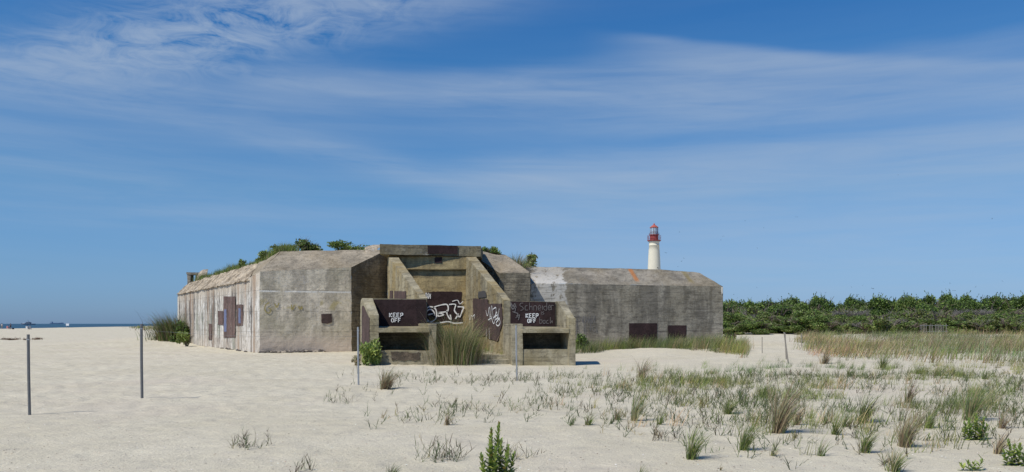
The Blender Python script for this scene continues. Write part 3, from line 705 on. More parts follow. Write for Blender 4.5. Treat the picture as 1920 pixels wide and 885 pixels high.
# pale tags on the right buttress
rb = [[(911, 582), (914, 592), (918, 576), (920, 595), (922, 573), (925, 600)], [(924, 580), (930, 577), (929, 590), (925, 596), (933, 590)], [(929, 600), (934, 596), (938, 604), (934, 611), (930, 606), (937, 596)], [(920, 590), (926, 607), (931, 585), (934, 604)], [(915, 600), (922, 596)],
      [(936, 578), (933, 600)], [(916, 577), (919, 603)], [(879, 590), (881, 599), (884, 591), (886, 599)], [(886, 594), (890, 590), (889, 598)], [(912, 617), (912, 640)], [(917, 615), (918, 636)]]
strokes('graffiti', rb, PL_BR, .05, .05, M['wpaint'], but_r, label='pale spiky white tag')
# thin tag on the right wing
rw_ = [[(1080, 594), (1086, 592), (1087, 600), (1082, 603), (1088, 632)], [(1082, 596), (1081, 630)], [(1090, 594), (1092, 604), (1094, 593), (1095, 626)], [(1097, 592), (1098, 604), (1101, 594)], [(1103, 592), (1103, 606), (1106, 595), (1107, 620)], [(1110, 590), (1109, 606), (1113, 598), (1115, 591), (1115, 606)], [(1097, 600), (1099, 634)], [(1116, 612), (1111, 614), (1114, 622), (1119, 616), (1118, 624)]]
strokes('graffiti', rw_, PL_R, .03, .03, M['gpaint'], wall_r, label='thin pale grey tag with dripping lines')
# faded yellow letters and white efflorescence on the front wall
M['ypaint'] = plain('faded_yellow_paint', (.36, .30, .12), .9, var=.3)
strokes('graffiti', [[(505, 567), (498, 572), (497, 582), (504, 587), (508, 580), (503, 577)], [(515, 569), (519, 576), (523, 568)], [(546, 571), (548, 580), (552, 572)], [(560, 574), (562, 580), (566, 574), (566, 580)]], PL_F, .03, .06, M['ypaint'], wall_f, label='faded yellow letters')
def drips(seed, x0, x1, y0, y1, n, pl, parent, mat, off=.035, wmin=.04, wmax=.1):
    r_ = random.Random(seed); L = []
    for k in range(n):
        a = r_.uniform(x0, x1); b = r_.uniform(y0, y1); l_ = r_.uniform(4, 16)
        L.append([(a, b), (a + r_.uniform(-1, 1), b + l_ * .5), (a + r_.uniform(-1, 1), b + l_)])
    strokes('salt_stain', L, pl, off, r_.uniform(wmin, wmax), mat, parent)
M['salt'] = plain('salt_bloom', (.60, .575, .51), 1, var=.15)
patch('salt_stain', [(1352, 538), (1355.3, 538), (1355.3, 549), (1353.5, 553), (1352, 546)], PL_R, M['salt'], wall_r, .035, .5)

# ================================================================== PLANTS
def frame_blades(bases, L, lean_dir, lean, width, tint, segs=4, curl=.6, z0=-.02, bend=None, base0=.35):
    """grass blades: each a tapering bent strip. arrays of length n."""
    n = len(L)
    bx_, by_, bz = bases[:, 0], bases[:, 1], bases[:, 2]
    dx, dy = np.cos(lean_dir), np.sin(lean_dir)
    wa = rng.uniform(0, np.pi, n); wx, wy = np.cos(wa), np.sin(wa)
    V_ = np.zeros((n, 2 * segs + 1, 3)); ang0 = lean * base0
    cx_, cy_, cz = bx_.copy(), by_.copy(), bz + z0
    for k in range(segs + 1):
        u = k / segs; wd = width * (1 - u ** 1.5) * .5
        if k < segs:
            V_[:, 2 * k, 0] = cx_ + wx * wd; V_[:, 2 * k, 1] = cy_ + wy * wd; V_[:, 2 * k, 2] = cz
            V_[:, 2 * k + 1, 0] = cx_ - wx * wd; V_[:, 2 * k + 1, 1] = cy_ - wy * wd; V_[:, 2 * k + 1, 2] = cz
        else: V_[:, 2 * k, 0] = cx_; V_[:, 2 * k, 1] = cy_; V_[:, 2 * k, 2] = cz
        a = ang0 + (lean - ang0 + curl * u) * u * 1.0
        if bend is not None: a = a + bend * (k >= segs // 2)
        st_ = L / segs
        cx_ = cx_ + dx * np.sin(a) * st_; cy_ = cy_ + dy * np.sin(a) * st_; cz = cz + np.cos(a) * st_
    F_ = []
    base = (np.arange(n) * (2 * segs + 1))[:, None]
    quads = []
    for k in range(segs - 1): quads.append(np.concatenate([base + 2 * k, base + 2 * k + 1, base + 2 * k + 3, base + 2 * k + 2], 1))
    quads = np.concatenate(quads) if quads else np.zeros((0, 4), int)
    k = segs - 1; tris = np.concatenate([base + 2 * k, base + 2 * k + 1, base + 2 * k + 2], 1)
    return V_.reshape(-1, 3), quads.tolist() + tris.tolist(), np.repeat(tint, 2 * segs + 1, axis=0)
GREEN = np.array((.18, .24, .062)); DKG = np.array((.085, .12, .045)); BLUEG = np.array((.22, .265, .125)); STRAW = np.array((.42, .35, .20)); TAN = np.array((.32, .24, .14)); PURP = np.array((.25, .16, .12)); LIME = np.array((.24, .28, .07)); BROWN = np.array((.10, .075, .045))
def tints(n, cols, ws):
    idx = rng.choice(len(cols), n, p=np.array(ws) / sum(ws)); c = np.array(cols)[idx]
    return np.clip(c * rng.uniform(.72, 1.3, (n, 1)) * rng.uniform(.93, 1.07, (n, 3)), 0, 1)
M['grass'] = tinted('grass_blades', .6, .3, .3)
M['leaf'] = tinted('leaves', .55, .25, .35)
M['bark'] = plain('grey_bark', (.16, .13, .10), .9, var=.3)
def tuft(name, x, y, z, h, spread, n, cols, ws, lean=.45, wind=.35, width=.008, curl=.7, segs=5, label=None, cat='grass tuft', group=None, fan=1.0):
    r = np.abs(rng.normal(0, spread * .28, n)); a = rng.uniform(0, 2 * np.pi, n)
    b = np.stack([r * np.cos(a), r * np.sin(a), np.zeros(n)], 1)
    L = h * rng.beta(2.0, 2.2, n) * 1.25 + h * .12; wind = wind * rng.uniform(.3, 1.6, n); le = np.abs(rng.normal(0, lean, n)) * fan
    # add wind to +x
    vx = np.sin(le) * np.cos(a) + wind; vy = np.sin(le) * np.sin(a)
    ld = np.arctan2(vy, vx); le = np.clip(np.hypot(vx, vy), 0, 1.35)
    V_, F_, c = frame_blades(b, L, ld, le, rng.uniform(.6, 1.3, n) * width, tints(n, cols, ws), segs, curl * rng.uniform(.3, 1.4, n))
    o = mesh_local(name, V_, F_, M['grass'], None, col=c); o.location = (x, y, z)
    return tag(o, label, cat, group)
G1 = ([GREEN, BLUEG, STRAW, DKG, LIME], [4.5, 1, 1.6, 2, 2.5]); G2 = ([STRAW, TAN, PURP, BLUEG, BROWN], [4, 3, 2, 1.5, 1]); G3 = ([BLUEG, STRAW, GREEN, TAN], [4, 2, 3, 1])
GD = ([DKG, GREEN, BROWN, STRAW], [3, 3, 1.2, 1])
# (px, py base, top py, width px, kind, blades, label)
TU = [(1294, 861, 795, 46, G1, 110, 'fresh green wind-bent tuft in the open sand right of the tall leafy weed'),
 (1393, 844, 783, 36, G1, 120, 'dense green beach grass tuft leaning right, second in the front row of tufts'),
 (1457, 812, 716, 56, G2, 240, 'tallest straw coloured grass clump in the middle of the right foreground'),
 (1493, 797, 757, 26, G2, 70, 'small straw tuft touching the tallest straw clump on its right'),
 (1617, 792, 733, 40, GD, 150, 'dark green tuft with long seed stalks, behind the front row of tufts'),
 (1620, 849, 798, 36, G1, 120, 'yellow green bushy tuft between the straw clumps and the bottom edge'),
 (1537, 855, 815, 30, G3, 36, 'thin sprawling grey green tuft with few blades'),
 (1693, 838, 762, 44, G2, 150, 'pale straw clump standing right of the yellow green bushy tuft'),
 (1740, 803, 760, 34, G1, 90, 'upright light green tuft left of the leafy plants at the right edge'),
 (1702, 755, 708, 34, G2, 90, 'brown red spiky clump alone on bare sand in the right middle ground'),
 (1818, 788, 712, 52, G3, 190, 'tall pale clump leaning right, just behind the large leafy plant'),
 (1676, 884, 838, 50, G1, 120, 'green tuft cut by the bottom edge of the picture'),
 (1870, 851, 806, 28, G2, 90, 'drooping straw tuft left of the leafy plant at the right edge'),
 (1878, 803, 760, 30, G2, 60, 'loose tan tuft near the right edge'),
 (1489, 822, 805, 14, G2, 30, 'tiny brown tuft below the small straw tuft'),
 (1592, 706, 684, 26, G1, 60, 'rounded green tuft on the bare sand strip before the brown grass belt'),
 (1720, 702, 680, 22, G1, 50, 'light green tuft at the front edge of the brown grass belt'),
 (1759, 704, 678, 24, G1, 60, 'upright yellow green tuft beside the light green one at the belt edge'),
 (1846, 711, 690, 26, G1, 60, 'green tuft right of the belt edge pair'),
 (1202, 708, 671, 36, G2, 110, 'brown upright clump on open sand in front of the right wing'),
 (722, 729, 686, 54, G2, 230, 'bushy straw clump leaning right beside the third metal post'),
 (1070, 797, 773, 22, GD, 22, 'small dark sprig left of a similar pair on the sand'),
 (1103, 797, 768, 28, G1, 46, 'small fan of green blades right of the dark sprig'),
 (1155, 787, 758, 22, G2, 50, 'small reddish brown tuft at the edge of the grass carpet'),
 (1188, 789, 728, 30, G3, 90, 'tall slender pale green tuft at the edge of the grass carpet'),
 (1236, 796, 768, 18, G1, 40, 'narrow green tuft right of the slender pale one'),
 (838, 797, 770, 26, G2, 46, 'low straw tuft in the sand behind the tall leafy weed'),
 (1565, 815, 770, 34, G1, 60, 'open lime green tuft left of the dark green one'),
 (1583, 800, 762, 28, G3, 50, 'faint grey green tuft behind the open lime one'),
 (1430, 745, 712, 40, G1, 110, 'bright green tuft in the middle of the grass carpet'),
 (1365, 776, 740, 40, G1, 110, 'green tuft in the carpet left of the tallest straw clump'),
 (1350, 882, 866, 8, G2, 14, 'little brown sprout at the bottom edge'),
 (1200, 896, 868, 30, G1, 40, 'sparse bending sprig at the bottom edge left of the little sprout'),
 (735, 893, 866, 40, GD, 50, 'dark sparse sprig at the bottom edge left of the tall leafy weed'),
 (1448, 855, 820, 26, G3, 22, 'few-bladed grey sprig between the front tufts'),
 (1855, 760, 725, 26, G3, 50, 'wispy pale tuft near the right edge, middle ground'),
 (1655, 690, 660, 30, GD, 90, 'blue green tuft against the brown grass belt'),
 (1545, 682, 652, 34, G2, 120, 'dark brown tuft at the left end of the brown grass belt')]
for (px, py, top, wpx, (cols, ws), n, lab) in TU:
    x, y, z = on_ground(px, py); h = (py - top) * y / F * 1.12; sp = wpx * y / F
    tuft('beach_grass_tuft', x, y, z, h * 1.1, sp * .42, int(n * 1.4), cols, ws, lean=min(.85, 1.1 * sp / h), wind=.68, width=.0065 + .0002 * y, curl=.85, label=lab, group='single tufts of beach grass')
# big clump in the embrasure
x, y = W(856, 33.2), 32.3
tuft('tall_grass_clump', x, y, gz(x, y), 1.95, 1.7, 3400, [STRAW, TAN, GREEN, BLUEG, DKG], [3.6, 2.5, 2.4, 1, 2], lean=.5, wind=.06, width=.014, curl=1.5, segs=6,
     label='shoulder high straw and green grass clump filling the opening between the KEEP OFF blocks', cat='grass clump')
x, y = W(885, 33.4), 33.6
tuft('grass_clump', x, y, .3, 1.15, .9, 500, [GREEN, STRAW, LIME], [3, 2, 2], lean=.4, wind=.1, width=.012, curl=1.2, label='smaller green grass clump at the right foot of the tall straw clump', cat='grass clump')

# carpet of sparse dune grass (nobody could count it)
def carpet(name, n, region, dens, hr, cols, ws, width, lean=.9, wind=.25, per=7, spread=.14, segs=4, label='', curl=1.2, bendamt=.8):
    (x0, x1, y0, y1) = region
    X = rng.uniform(x0, x1, n); Y = rng.uniform(y0, y1, n)
    d = dens(X, Y); keep = rng.uniform(0, 1, n) < d; X, Y = X[keep], Y[keep]
    cX = np.repeat(X, per); cY = np.repeat(Y, per); m_ = len(cX)
    sz = np.repeat(rng.uniform(.6, 1.35, len(X)), per)
    cX = cX + rng.normal(0, spread, m_); cY = cY + rng.normal(0, spread, m_)
    b = np.stack([cX, cY, ground_z(cX, cY)], 1)
    a = rng.uniform(0, 2 * np.pi, m_); le = np.clip(np.abs(rng.normal(0, lean, m_)), 0, 1.5)
    vx = le * np.cos(a) + wind; vy = le * np.sin(a)
    L = rng.uniform(*hr, m_) * sz
    tt = tints(len(X), cols, ws) * (1 + .35 * fbm(X * .25, Y * .15, 6.))[:, None] * np.stack([1 + .3 * fbm(X * .12, Y * .1, 1.), np.ones(len(X)), np.ones(len(X))], 1); tt = np.repeat(tt, per, axis=0) * rng.uniform(.8, 1.2, (m_, 1))
    V_, F_, c = frame_blades(b, L, np.arctan2(vy, vx), np.clip(np.hypot(vx, vy), 0, 1.45), rng.uniform(.6, 1.3, m_) * width, tt, segs, curl * rng.uniform(-.2, 1.3, m_), bend=rng.choice([0, 0, 1, -1], m_) * bendamt, base0=.75)
    o = mesh_obj(name, V_, F_, M['grass'], None, col=c); tag(o, label, 'grass', kind='stuff'); return o
def to_px(X, Y): return CX + F * X / Y, HY + F * H / Y
def dens_mid(X, Y):
    px, py = to_px(X, Y)
    k = sstep(px, 560, 900) * sstep(py, 696, 712) * (1 - sstep(py, 770, 840) * (1 - .45 * sstep(px, 1240, 1420)))
    k = k * (.30 + .75 * sstep(px, 1050, 1450))
    k = k * (1 - .8 * sstep(px, 1060, 1250) * (1 - sstep(py, 694, 708)))
    nn = fbm(X * .55, Y * .45, 3., 3); k = k * np.clip(.55 + 1.0 * nn, .03, 1.3)
    k = np.where((px > 1180) & (px < 1560) & (py < 700), k * .25, k)
    k = k * np.where(px > 1500, np.clip(.5 + sstep(py, 720, 690) , .35, 1), 1)
    return k
def sprig_carpet(name, n, region, dens, sl, ll, cols, ws, width, label, stems=2, leaves=5, wind=.25):
    (x0, x1, y0, y1) = region
    X = rng.uniform(x0, x1, n); Y = rng.uniform(y0, y1, n); k_ = rng.uniform(0, 1, n) < dens(X, Y); X, Y = X[k_], Y[k_]
    tt = tints(len(X), cols, ws); X = np.repeat(X, stems); Y = np.repeat(Y, stems); tt = np.repeat(tt, stems, axis=0) * rng.uniform(.8, 1.2, (len(X), 1)); m_ = len(X)
    X = X + rng.normal(0, .03, m_); Y = Y + rng.normal(0, .03, m_); Z0 = ground_z(X, Y)
    a = rng.uniform(0, 2 * np.pi, m_); le = rng.uniform(.15, 1.35, m_); vx = le * np.cos(a) + wind; vy = le * np.sin(a); a = np.arctan2(vy, vx); le = np.clip(np.hypot(vx, vy), 0, 1.4)
    L = rng.uniform(*sl, m_)
    parts = [frame_blades(np.stack([X, Y, Z0], 1), L, a, le, np.full(m_, width * .8), tt, 4, np.full(m_, .12), base0=.9)]
    for k in range(leaves):
        u = (k + .3) / leaves * .85 + rng.uniform(-.05, .05, m_)
        b = np.stack([X + np.cos(a) * np.sin(le) * L * u, Y + np.sin(a) * np.sin(le) * L * u, Z0 + np.cos(le) * L * u + .01], 1)
        keep = rng.uniform(0, 1, m_) < .8; sgn = 1 if k % 2 else -1
        parts.append(frame_blades(b[keep], rng.uniform(*ll, m_)[keep] * (1 - .35 * u[keep]), (a + sgn * rng.uniform(.5, 1.9, m_))[keep], np.clip(le * .6 + rng.uniform(-.2, .8, m_), .1, 1.45)[keep], np.full(m_, width)[keep] * rng.uniform(.7, 1.2, keep.sum()), tt[keep] * rng.uniform(.8, 1.15, (keep.sum(), 1)), 3, rng.uniform(-.3, .9, keep.sum()), base0=.85))
    V_, F_, c_, nv = [], [], [], 0
    for v, f, c in parts: F_ += [[q_ + nv for q_ in ff] for ff in f]; V_.append(v); c_.append(c); nv += len(v)
    o = mesh_obj(name, np.vstack(V_), F_, M['grass'], col=np.vstack(c_)); tag(o, label, 'grass', kind='stuff'); return o
sprig_carpet('sparse_dune_grass', 24000, (-8, 26, 9.0, 34), dens_mid, (.12, .34), (.07, .20), [BLUEG * .6, GREEN * .6, DKG, STRAW * .9, BROWN], [3, 3.2, 3.8, 1.0, 1.8], .0115, 'sparse crinkled beach grass scattered over the sand')
def dens_mid2(X, Y):
    px, py = to_px(X, Y)
    k = bump2(px, py, 1400, 745, 200, 34) * 1.2 + bump2(px, py, 1560, 785, 200, 32) * .6 + bump2(px, py, 1120, 735, 120, 18) * .35 + bump2(px, py, 1600, 700, 170, 12) * .6 + bump2(px, py, 1830, 700, 120, 16) * .8 + bump2(px, py, 1800, 765, 110, 34) * .7 + bump2(px, py, 1660, 830, 90, 30) * .45
    return k * np.clip(.45 + 1.5 * fbm(X * .9, Y * .7, 8., 3), .0, 1.4)
carpet('green_dune_grass', 12500, (0, 26, 10, 34), dens_mid2, (.14, .40), [GREEN, BLUEG, LIME, STRAW, DKG], [4, 1.6, 2, 1.4, 2], .008, lean=.5, wind=.3, per=14, spread=.06,
       label='denser upright grey green beach grass in the dunes', curl=.9, bendamt=.4)
# low creeping sprigs on the open sand (things one can point at)
for (px, py, wpx, hpx, n, lab) in [(468, 838, 80, 44, 60, 'dark wiry sprig alone on open sand at lower left'), (640, 755, 62, 26, 40, 'low sprawling sprig left of the third metal post'),
                                   (825, 862, 95, 52, 110, 'wide tangle of dark wiry grass left of the tall leafy weed'), (1240, 822, 110, 26, 60, 'flat dark creeping runners right of the tall leafy weed'),
                                   (960, 860, 60, 40, 40, 'wiry blades behind the tall leafy weed'), (560, 884, 50, 34, 12, 'few long curved blades at the bottom edge'), (1660, 872, 50, 30, 30, 'creeping sprig beside the green tuft at the bottom edge')]:
    x, y, z = on_ground(px, py); sp = wpx * y / F; n_c = max(3, n // 5)
    fn = lambda X, Y, x=x, y=y, sp=sp: (np.hypot((X - x) / (sp * .5), (Y - y) / (sp * .4)) < 1) * 1.0
    o = sprig_carpet('creeping_grass_sprig', max(5, n // 4), (x - sp / 2, x + sp / 2, y - sp * .4, y + sp * .4), fn, (hpx * y / F * .6, hpx * y / F * 1.3), (.08, .22), [BROWN, DKG, GREEN * .6, STRAW], [3.5, 3, 2, .7], .009, lab, stems=2)
    del o['kind']; tag(o, lab, 'grass sprig', 'wiry sprigs on open sand')

# grass along the right wing, belt before the wood, far strip
def dens_wing(X, Y):
    px, py = to_px(X, Y)
    yn = np.interp(px, [1060, 1080, 1110, 1150, 1250, 1330, 1370, 1395, 1412], [43, 43, 43.5, 46, 46, 43, 39.5, 36.5, 42])
    return np.where((px > 1072) & (px < 1400) & (Y > yn) & (Y < 49.8), np.clip(.6 + .8 * fbm(X * .5, Y * .5, 2.), .1, 1), 0) * np.where((px > 1362) & (Y > 45), 0, 1)
carpet('wing_grass', 4600, (2.5, 15, 35, 50), dens_wing, (.3, .85), [BLUEG, STRAW, GREEN, LIME, DKG, TAN], [2.5, 2, 3, 2.2, 2.8, 1.0], .017, lean=.35, wind=.3, per=12, spread=.13,
       label='long pale green grass along the foot of the right wing', curl=.8, bendamt=.1)
def dens_belt(X, Y):
    px, py = to_px(X, Y); e = np.interp(px, [1360, 1480, 1540, 1700, 1920, 2100], [625, 627, 682, 680, 694, 704]) + 3 * fbm(X * .15, Y * .1, 3.)
    return np.where((px > 1355) & (py < e + 6 * vnoise(X * .3, Y * .3)), np.clip(.8 + .6 * fbm(X * .22, Y * .14, 2.), .25, 1), 0) * (1 - .9 * np.where((px > 1360) & (px < 1500) & (py > 628), 1, 0))
carpet('brown_grass_belt', 15000, (14, 75, 33, 100), dens_belt, (.3, .85), [STRAW, TAN, LIME * .8, GREEN, BLUEG, PURP, BROWN], [3.4, 2.8, 2.6, 1.8, 1, .5, 1.4], .022, lean=.55, wind=.4, per=11, spread=.35,
       label='belt of brown and green grass before the wood', curl=.7, segs=3, bendamt=.1)
carpet('embrasure_grass', 60, (-2.2, -.1, 33.5, 42), lambda X, Y: np.where(X < -.2 - (Y - 34) * .17, 1, 0) * .8, (.2, .5), [LIME, GREEN, STRAW], [2, 2, 1], .014, per=14, label='short green weeds on the embrasure floor')
for o in [bpy.data.objects['embrasure_grass']]: o.location.z = .25

# leafy clump things: cloud of leaf-sized faces
def leaf_cloud(n, blobs_, size, cols, ws, flat=.4, elong=1.8, shell=.55, up=.0):
    bl = np.array(blobs_, float); wgt = (bl[:, 3] * bl[:, 4] * bl[:, 5]) ** .67; idx = rng.choice(len(bl), n, p=wgt / wgt.sum())
    d = rng.normal(0, 1, (n, 3)); d /= np.linalg.norm(d, axis=1)[:, None]
    r = shell + (1 - shell) * rng.uniform(0, 1, n) ** .6; r = r * rng.uniform(.85, 1.15, n)
    c = bl[idx, :3] + d * r[:, None] * bl[idx, 3:6]
    u = rng.normal(0, 1, (n, 3)) + d * .7 + np.array((0, 0, up)); u /= np.linalg.norm(u, axis=1)[:, None]
    v = np.cross(u, rng.normal(0, 1, (n, 3))); v /= np.linalg.norm(v, axis=1)[:, None]
    s_ = size * rng.uniform(.6, 1.4, n)[:, None]
    V_ = np.stack([c - u * s_ * .5 * elong, c + v * s_ * .5, c + u * s_ * .5 * elong, c - v * s_ * .5], 1).reshape(-1, 3)
    k = np.arange(n)[:, None] * 4; F_ = (k + np.arange(4)[None, :])
    t_ = tints(n, cols, ws); bt = rng.uniform(.75, 1.3, (len(bl), 1)); t_ = np.clip(t_ * bt[idx], 0, 1)
    return V_, F_, np.repeat(t_, 4, axis=0)
def twigs(n, hgt, rad_, r0=.03, base=(0, 0, 0), bare=False):
    V_, F_ = [], []
    def tube(p, q, ra, rb):
        d = (q - p).normalized(); a = d.orthogonal().normalized(); b = d.cross(a); s0 = len(V_)
        for (c, r) in ((p, ra), (q, rb)):
            for k in range(5): V_.append(c + (a * math.cos(k * 1.2566) + b * math.sin(k * 1.2566)) * r)
        for k in range(5): F_.append((s0 + k, s0 + (k + 1) % 5, s0 + 5 + (k + 1) % 5, s0 + 5 + k))
    b0 = Vector(base)
    for k in range(n):
        a = random.uniform(0, 6.28); p = b0.copy() + Vector((random.uniform(-.1, .1) * rad_, random.uniform(-.1, .1) * rad_, -.1)); r = r0
        q = p + Vector((math.cos(a) * rad_ * .3, math.sin(a) * rad_ * .3, hgt * random.uniform(.35, .5))); tube(p, q, r, r * .7)
        for j in range(3 if not bare else 5):
            aa = a + random.uniform(-1.2, 1.2); e = q + Vector((math.cos(aa) * rad_ * random.uniform(.2, .6), math.sin(aa) * rad_ * random.uniform(.2, .6), hgt * random.uniform(.25, .55))); tube(q, e, r * .6, r * .2)
            for jj in range(2 if not bare else 5):
                ab = aa + random.uniform(-1.5, 1.5); m_ = q.lerp(e, random.uniform(.4, .95)); e2 = m_ + Vector((math.cos(ab) * rad_ * .3, math.sin(ab) * rad_ * .3, hgt * random.uniform(.05, .25))); tube(m_, e2, r * .3, r * .1)
    return V_, F_
CED = np.array((.095, .15, .038)); CED2 = np.array((.145, .22, .048)); CED3 = np.array((.20, .27, .058)); OLV = np.array((.23, .24, .09)); GRY = np.array((.22, .21, .18)); DK = np.array((.025, .042, .014))
M['deadtwig'] = plain('grey_dead_twigs', (.20, .185, .165), .9, var=.25)
def shrub_proto(name, R, Ht, n, size, cols, ws, nb=14, dead=0.0, spiky=.0):
    root = empty(name, (0, 0, -100))
    bl = []
    for k in range(nb):
        a = random.uniform(0, 6.28); q = math.sqrt(random.uniform(0, 1)) * R * .75; zz = random.uniform(.12, .95)
        q *= math.sqrt(max(.15, 1 - (zz - .2) ** 2 * 1.1)); s_ = random.uniform(.18, .40)
        bl.append((math.cos(a) * q, math.sin(a) * q, zz * Ht * .86, R * s_, R * s_, Ht * s_ * .62))
    V_, F_, c = leaf_cloud(n, bl, size, cols, ws, shell=.35, up=.5)
    # a few projecting shoots on the crown top
    V_ = [V_]; F_ = F_.tolist(); c = [c]; nv = len(c[0])
    for k in range(int(10 + spiky * 20)):
        b_ = random.choice(bl); m_ = 14
        top = np.array((b_[0] + random.uniform(-1, 1) * b_[3] * .7, b_[1] + random.uniform(-1, 1) * b_[4] * .7, b_[2] + b_[5] * .8)); d = np.array((random.uniform(-.2, .8), random.uniform(-.5, .5), 1.0)); d /= np.linalg.norm(d)
        tt = rng.uniform(0, 1, m_)[:, None] * Ht * random.uniform(.08, .2)
        cc = top + d * tt + rng.normal(0, size * .35, (m_, 3)) * (1.1 - tt / (Ht * .2))
        u = rng.normal(0, 1, (m_, 3)) * .5 + d; u /= np.linalg.norm(u, axis=1)[:, None]; v = np.cross(u, rng.normal(0, 1, (m_, 3))); v /= np.linalg.norm(v, axis=1)[:, None]
        s_ = size * rng.uniform(.6, 1.1, m_)[:, None]
        vv = np.stack([cc - u * s_ * .8, cc + v * s_ * .4, cc + u * s_ * .8, cc - v * s_ * .4], 1).reshape(-1, 3)
        F_ += (np.arange(m_)[:, None] * 4 + np.arange(4)[None, :] + nv).tolist(); nv += 4 * m_; V_.append(vv); c.append(np.repeat(tints(m_, cols, ws), 4, axis=0))
    mesh_local('crown', np.vstack(V_), F_, M['leaf'], root, col=np.vstack(c))
    tv, tf = twigs(4, Ht * .9, R, .07 * R); mesh_local('trunk', tv, tf, M['bark'], root)
    if dead > 0:
        tv, tf = [], []
        dv, df = twigs(int(22 * dead), Ht * 1.0, R * 1.05, .028 * R, bare=True); mesh_local('dead_branches', dv, df, M['deadtwig'], root)
    return root
protos = {
 'cedar': [shrub_proto('evergreen_tree', 2.4, 5.0, 11000, .14, [CED, CED2, CED3, DK], [3.5, 4, 1.3, 2], 22, 0, .6) for _ in range(4)],
 'holly': [shrub_proto('broadleaf_tree', 2.6, 4.2, 11000, .13, [CED2, CED3, OLV, CED], [3, 1.6, 2, 3], 22, 0, .2) for _ in range(3)],
 'bay': [shrub_proto('thicket_shrub', 2.2, 2.6, 8000, .11, [CED3, OLV, CED2, BLUEG * .8], [2, 3, 2, 1], 14, .12, .2) for _ in range(3)],
 'dead': [shrub_proto('dead_grey_shrub', 2.0, 2.3, 1500, .12, [OLV, GRY, BLUEG * .8], [2, 2, 1], 12, 3.0, 0) for _ in range(2)]}
used = set()
def plant(kind, x, y, s, sz, label, group, z=None, cat=None):
    p_ = random.choice(protos[kind])
    if p_ not in used: o = p_; used.add(p_)
    else: o = copy_tree(p_)
    o.location = (x, y, (gz(x, y) if z is None else z) - .05); o.rotation_euler.z = random.uniform(0, 6.28); o.scale = (s, s, sz)
    tag(o, label, cat or ('tree' if kind in ('cedar', 'holly') else 'shrub'), group); return o
LAB = {'cedar': 'dark evergreen tree crowded into the wood on the right horizon', 'holly': 'rounder mid green tree crowded into the wood on the right',
       'bay': 'low olive green shrub at the front of the wood', 'dead': 'grey leafless shrub among the green shrubs before the wood'}
GRP = {'cedar': 'evergreen trees of the wood', 'holly': 'broadleaf trees of the wood', 'bay': 'shrubs edging the wood', 'dead': 'grey bare shrubs edging the wood'}
def sky_y(px): return np.interp(px, [1340, 1420, 1520, 1600, 1640, 1700, 1760, 1820, 1860, 1900, 2000], [565, 563, 557, 562, 562, 556, 556, 555, 560, 553, 552])
for Y, k_, stp in ((88, 'front', 38), (92, 'front', 36), (99, 'mid', 40), (108, 'mid2', 38), (114, 'back', 30), (120, 'back', 28), (128, 'back', 28)):
    px = 1335 + random.uniform(0, 20)
    while px < 1990:
        y = Y + random.uniform(-2.5, 2.5); x = W(px, y); g0 = gz(x, y)
        if k_ == 'front': kind = random.choice(['bay', 'bay', 'bay', 'holly']); s = random.uniform(.8, 1.15); hh = random.uniform(1.6, 2.4) * (1 if px > 1480 else .8) * (.8 if Y < 90 else 1)
        elif k_ == 'mid': kind = random.choice(['bay', 'dead', 'holly', 'bay', 'cedar', 'holly', 'bay', 'holly']); s = random.uniform(.9, 1.2); hh = random.uniform(2.4, 3.2)
        elif k_ == 'mid2': kind = random.choice(['holly', 'cedar', 'bay']); s = random.uniform(.9, 1.25); hh = random.uniform(3.0, 4.0)
        else: kind = random.choice(['cedar', 'cedar', 'holly']); s = random.uniform(.9, 1.3); hh = Z(sky_y(px) + random.uniform(-5, 9), y) - g0
        H0 = {'cedar': 5.0, 'holly': 4.2, 'bay': 2.6, 'dead': 2.3}[kind]
        plant(kind, x, y, s, hh / H0, LAB[kind], GRP[kind])
        px += stp * random.uniform(.75, 1.25)
# one bright rounded bush at the edge of the sand, x 1500-1560
for px, yy, s_, hh in ((1520, 86, 1.0, 2.2), (1548, 85, .75, 1.8)):
    plant('holly', W(px, yy), yy, s_, hh / 4.2, 'bright green rounded bush at the left front of the wood' if px < 1530 else 'smaller bright bush right of the rounded one', 'bright bushes', cat='bush')

# bushes by the bunker
def bush(name, x, y, z, R, Ht, n, size, cols, ws, label, cat='bush', nb=9, grass=0, elong=2.0, spread_x=1.0, up=.8):
    root = empty(name, (x, y, z)); bl = []
    for k in range(nb):
        a = random.uniform(0, 6.28); q = math.sqrt(random.uniform(0, 1)) * R * .7; s_ = random.uniform(.25, .42); zz = random.uniform(.15, .75)
        bl.append((math.cos(a) * q * spread_x, math.sin(a) * q, zz * Ht, R * s_ * spread_x, R * s_, Ht * s_ * .75))
    V_, F_, c = leaf_cloud(n, bl, size, cols, ws, shell=.2, elong=elong, up=up); mesh_local('foliage', V_, F_, M['leaf'], root, col=c)
    tv, tf = twigs(7, Ht * .85, R * .8 * spread_x, .02); mesh_local('stems', tv, tf, M['bark'], root)
    return tag(root, label, cat)
x, y = W(322, 66), 66; 
tuft('pampas_clump', x, y, gz(x, y), 2.3, 2.6, 1900, [DKG, BROWN, GREEN, TAN], [2.5, 2, 2.5, 2], lean=.6, wind=-.25, width=.04, curl=.9, label='large dark grass clump against the far left corner of the bunker', cat='grass clump')
bush('green_bush', W(349, 60), 60, gz(W(349, 60), 60), .8, 1.25, 1500, .085, [LIME * .9, GREEN, CED3], [3, 3, 2], 'bright green bush at the foot of the left wall')
bush('dark_bush', W(338, 65), 65, gz(W(338, 65), 65), .9, 1.7, 1500, .10, [CED, CED2, BROWN, DKG], [2, 3, 1, 2], 'dark green bush behind the bright green one at the left wall')
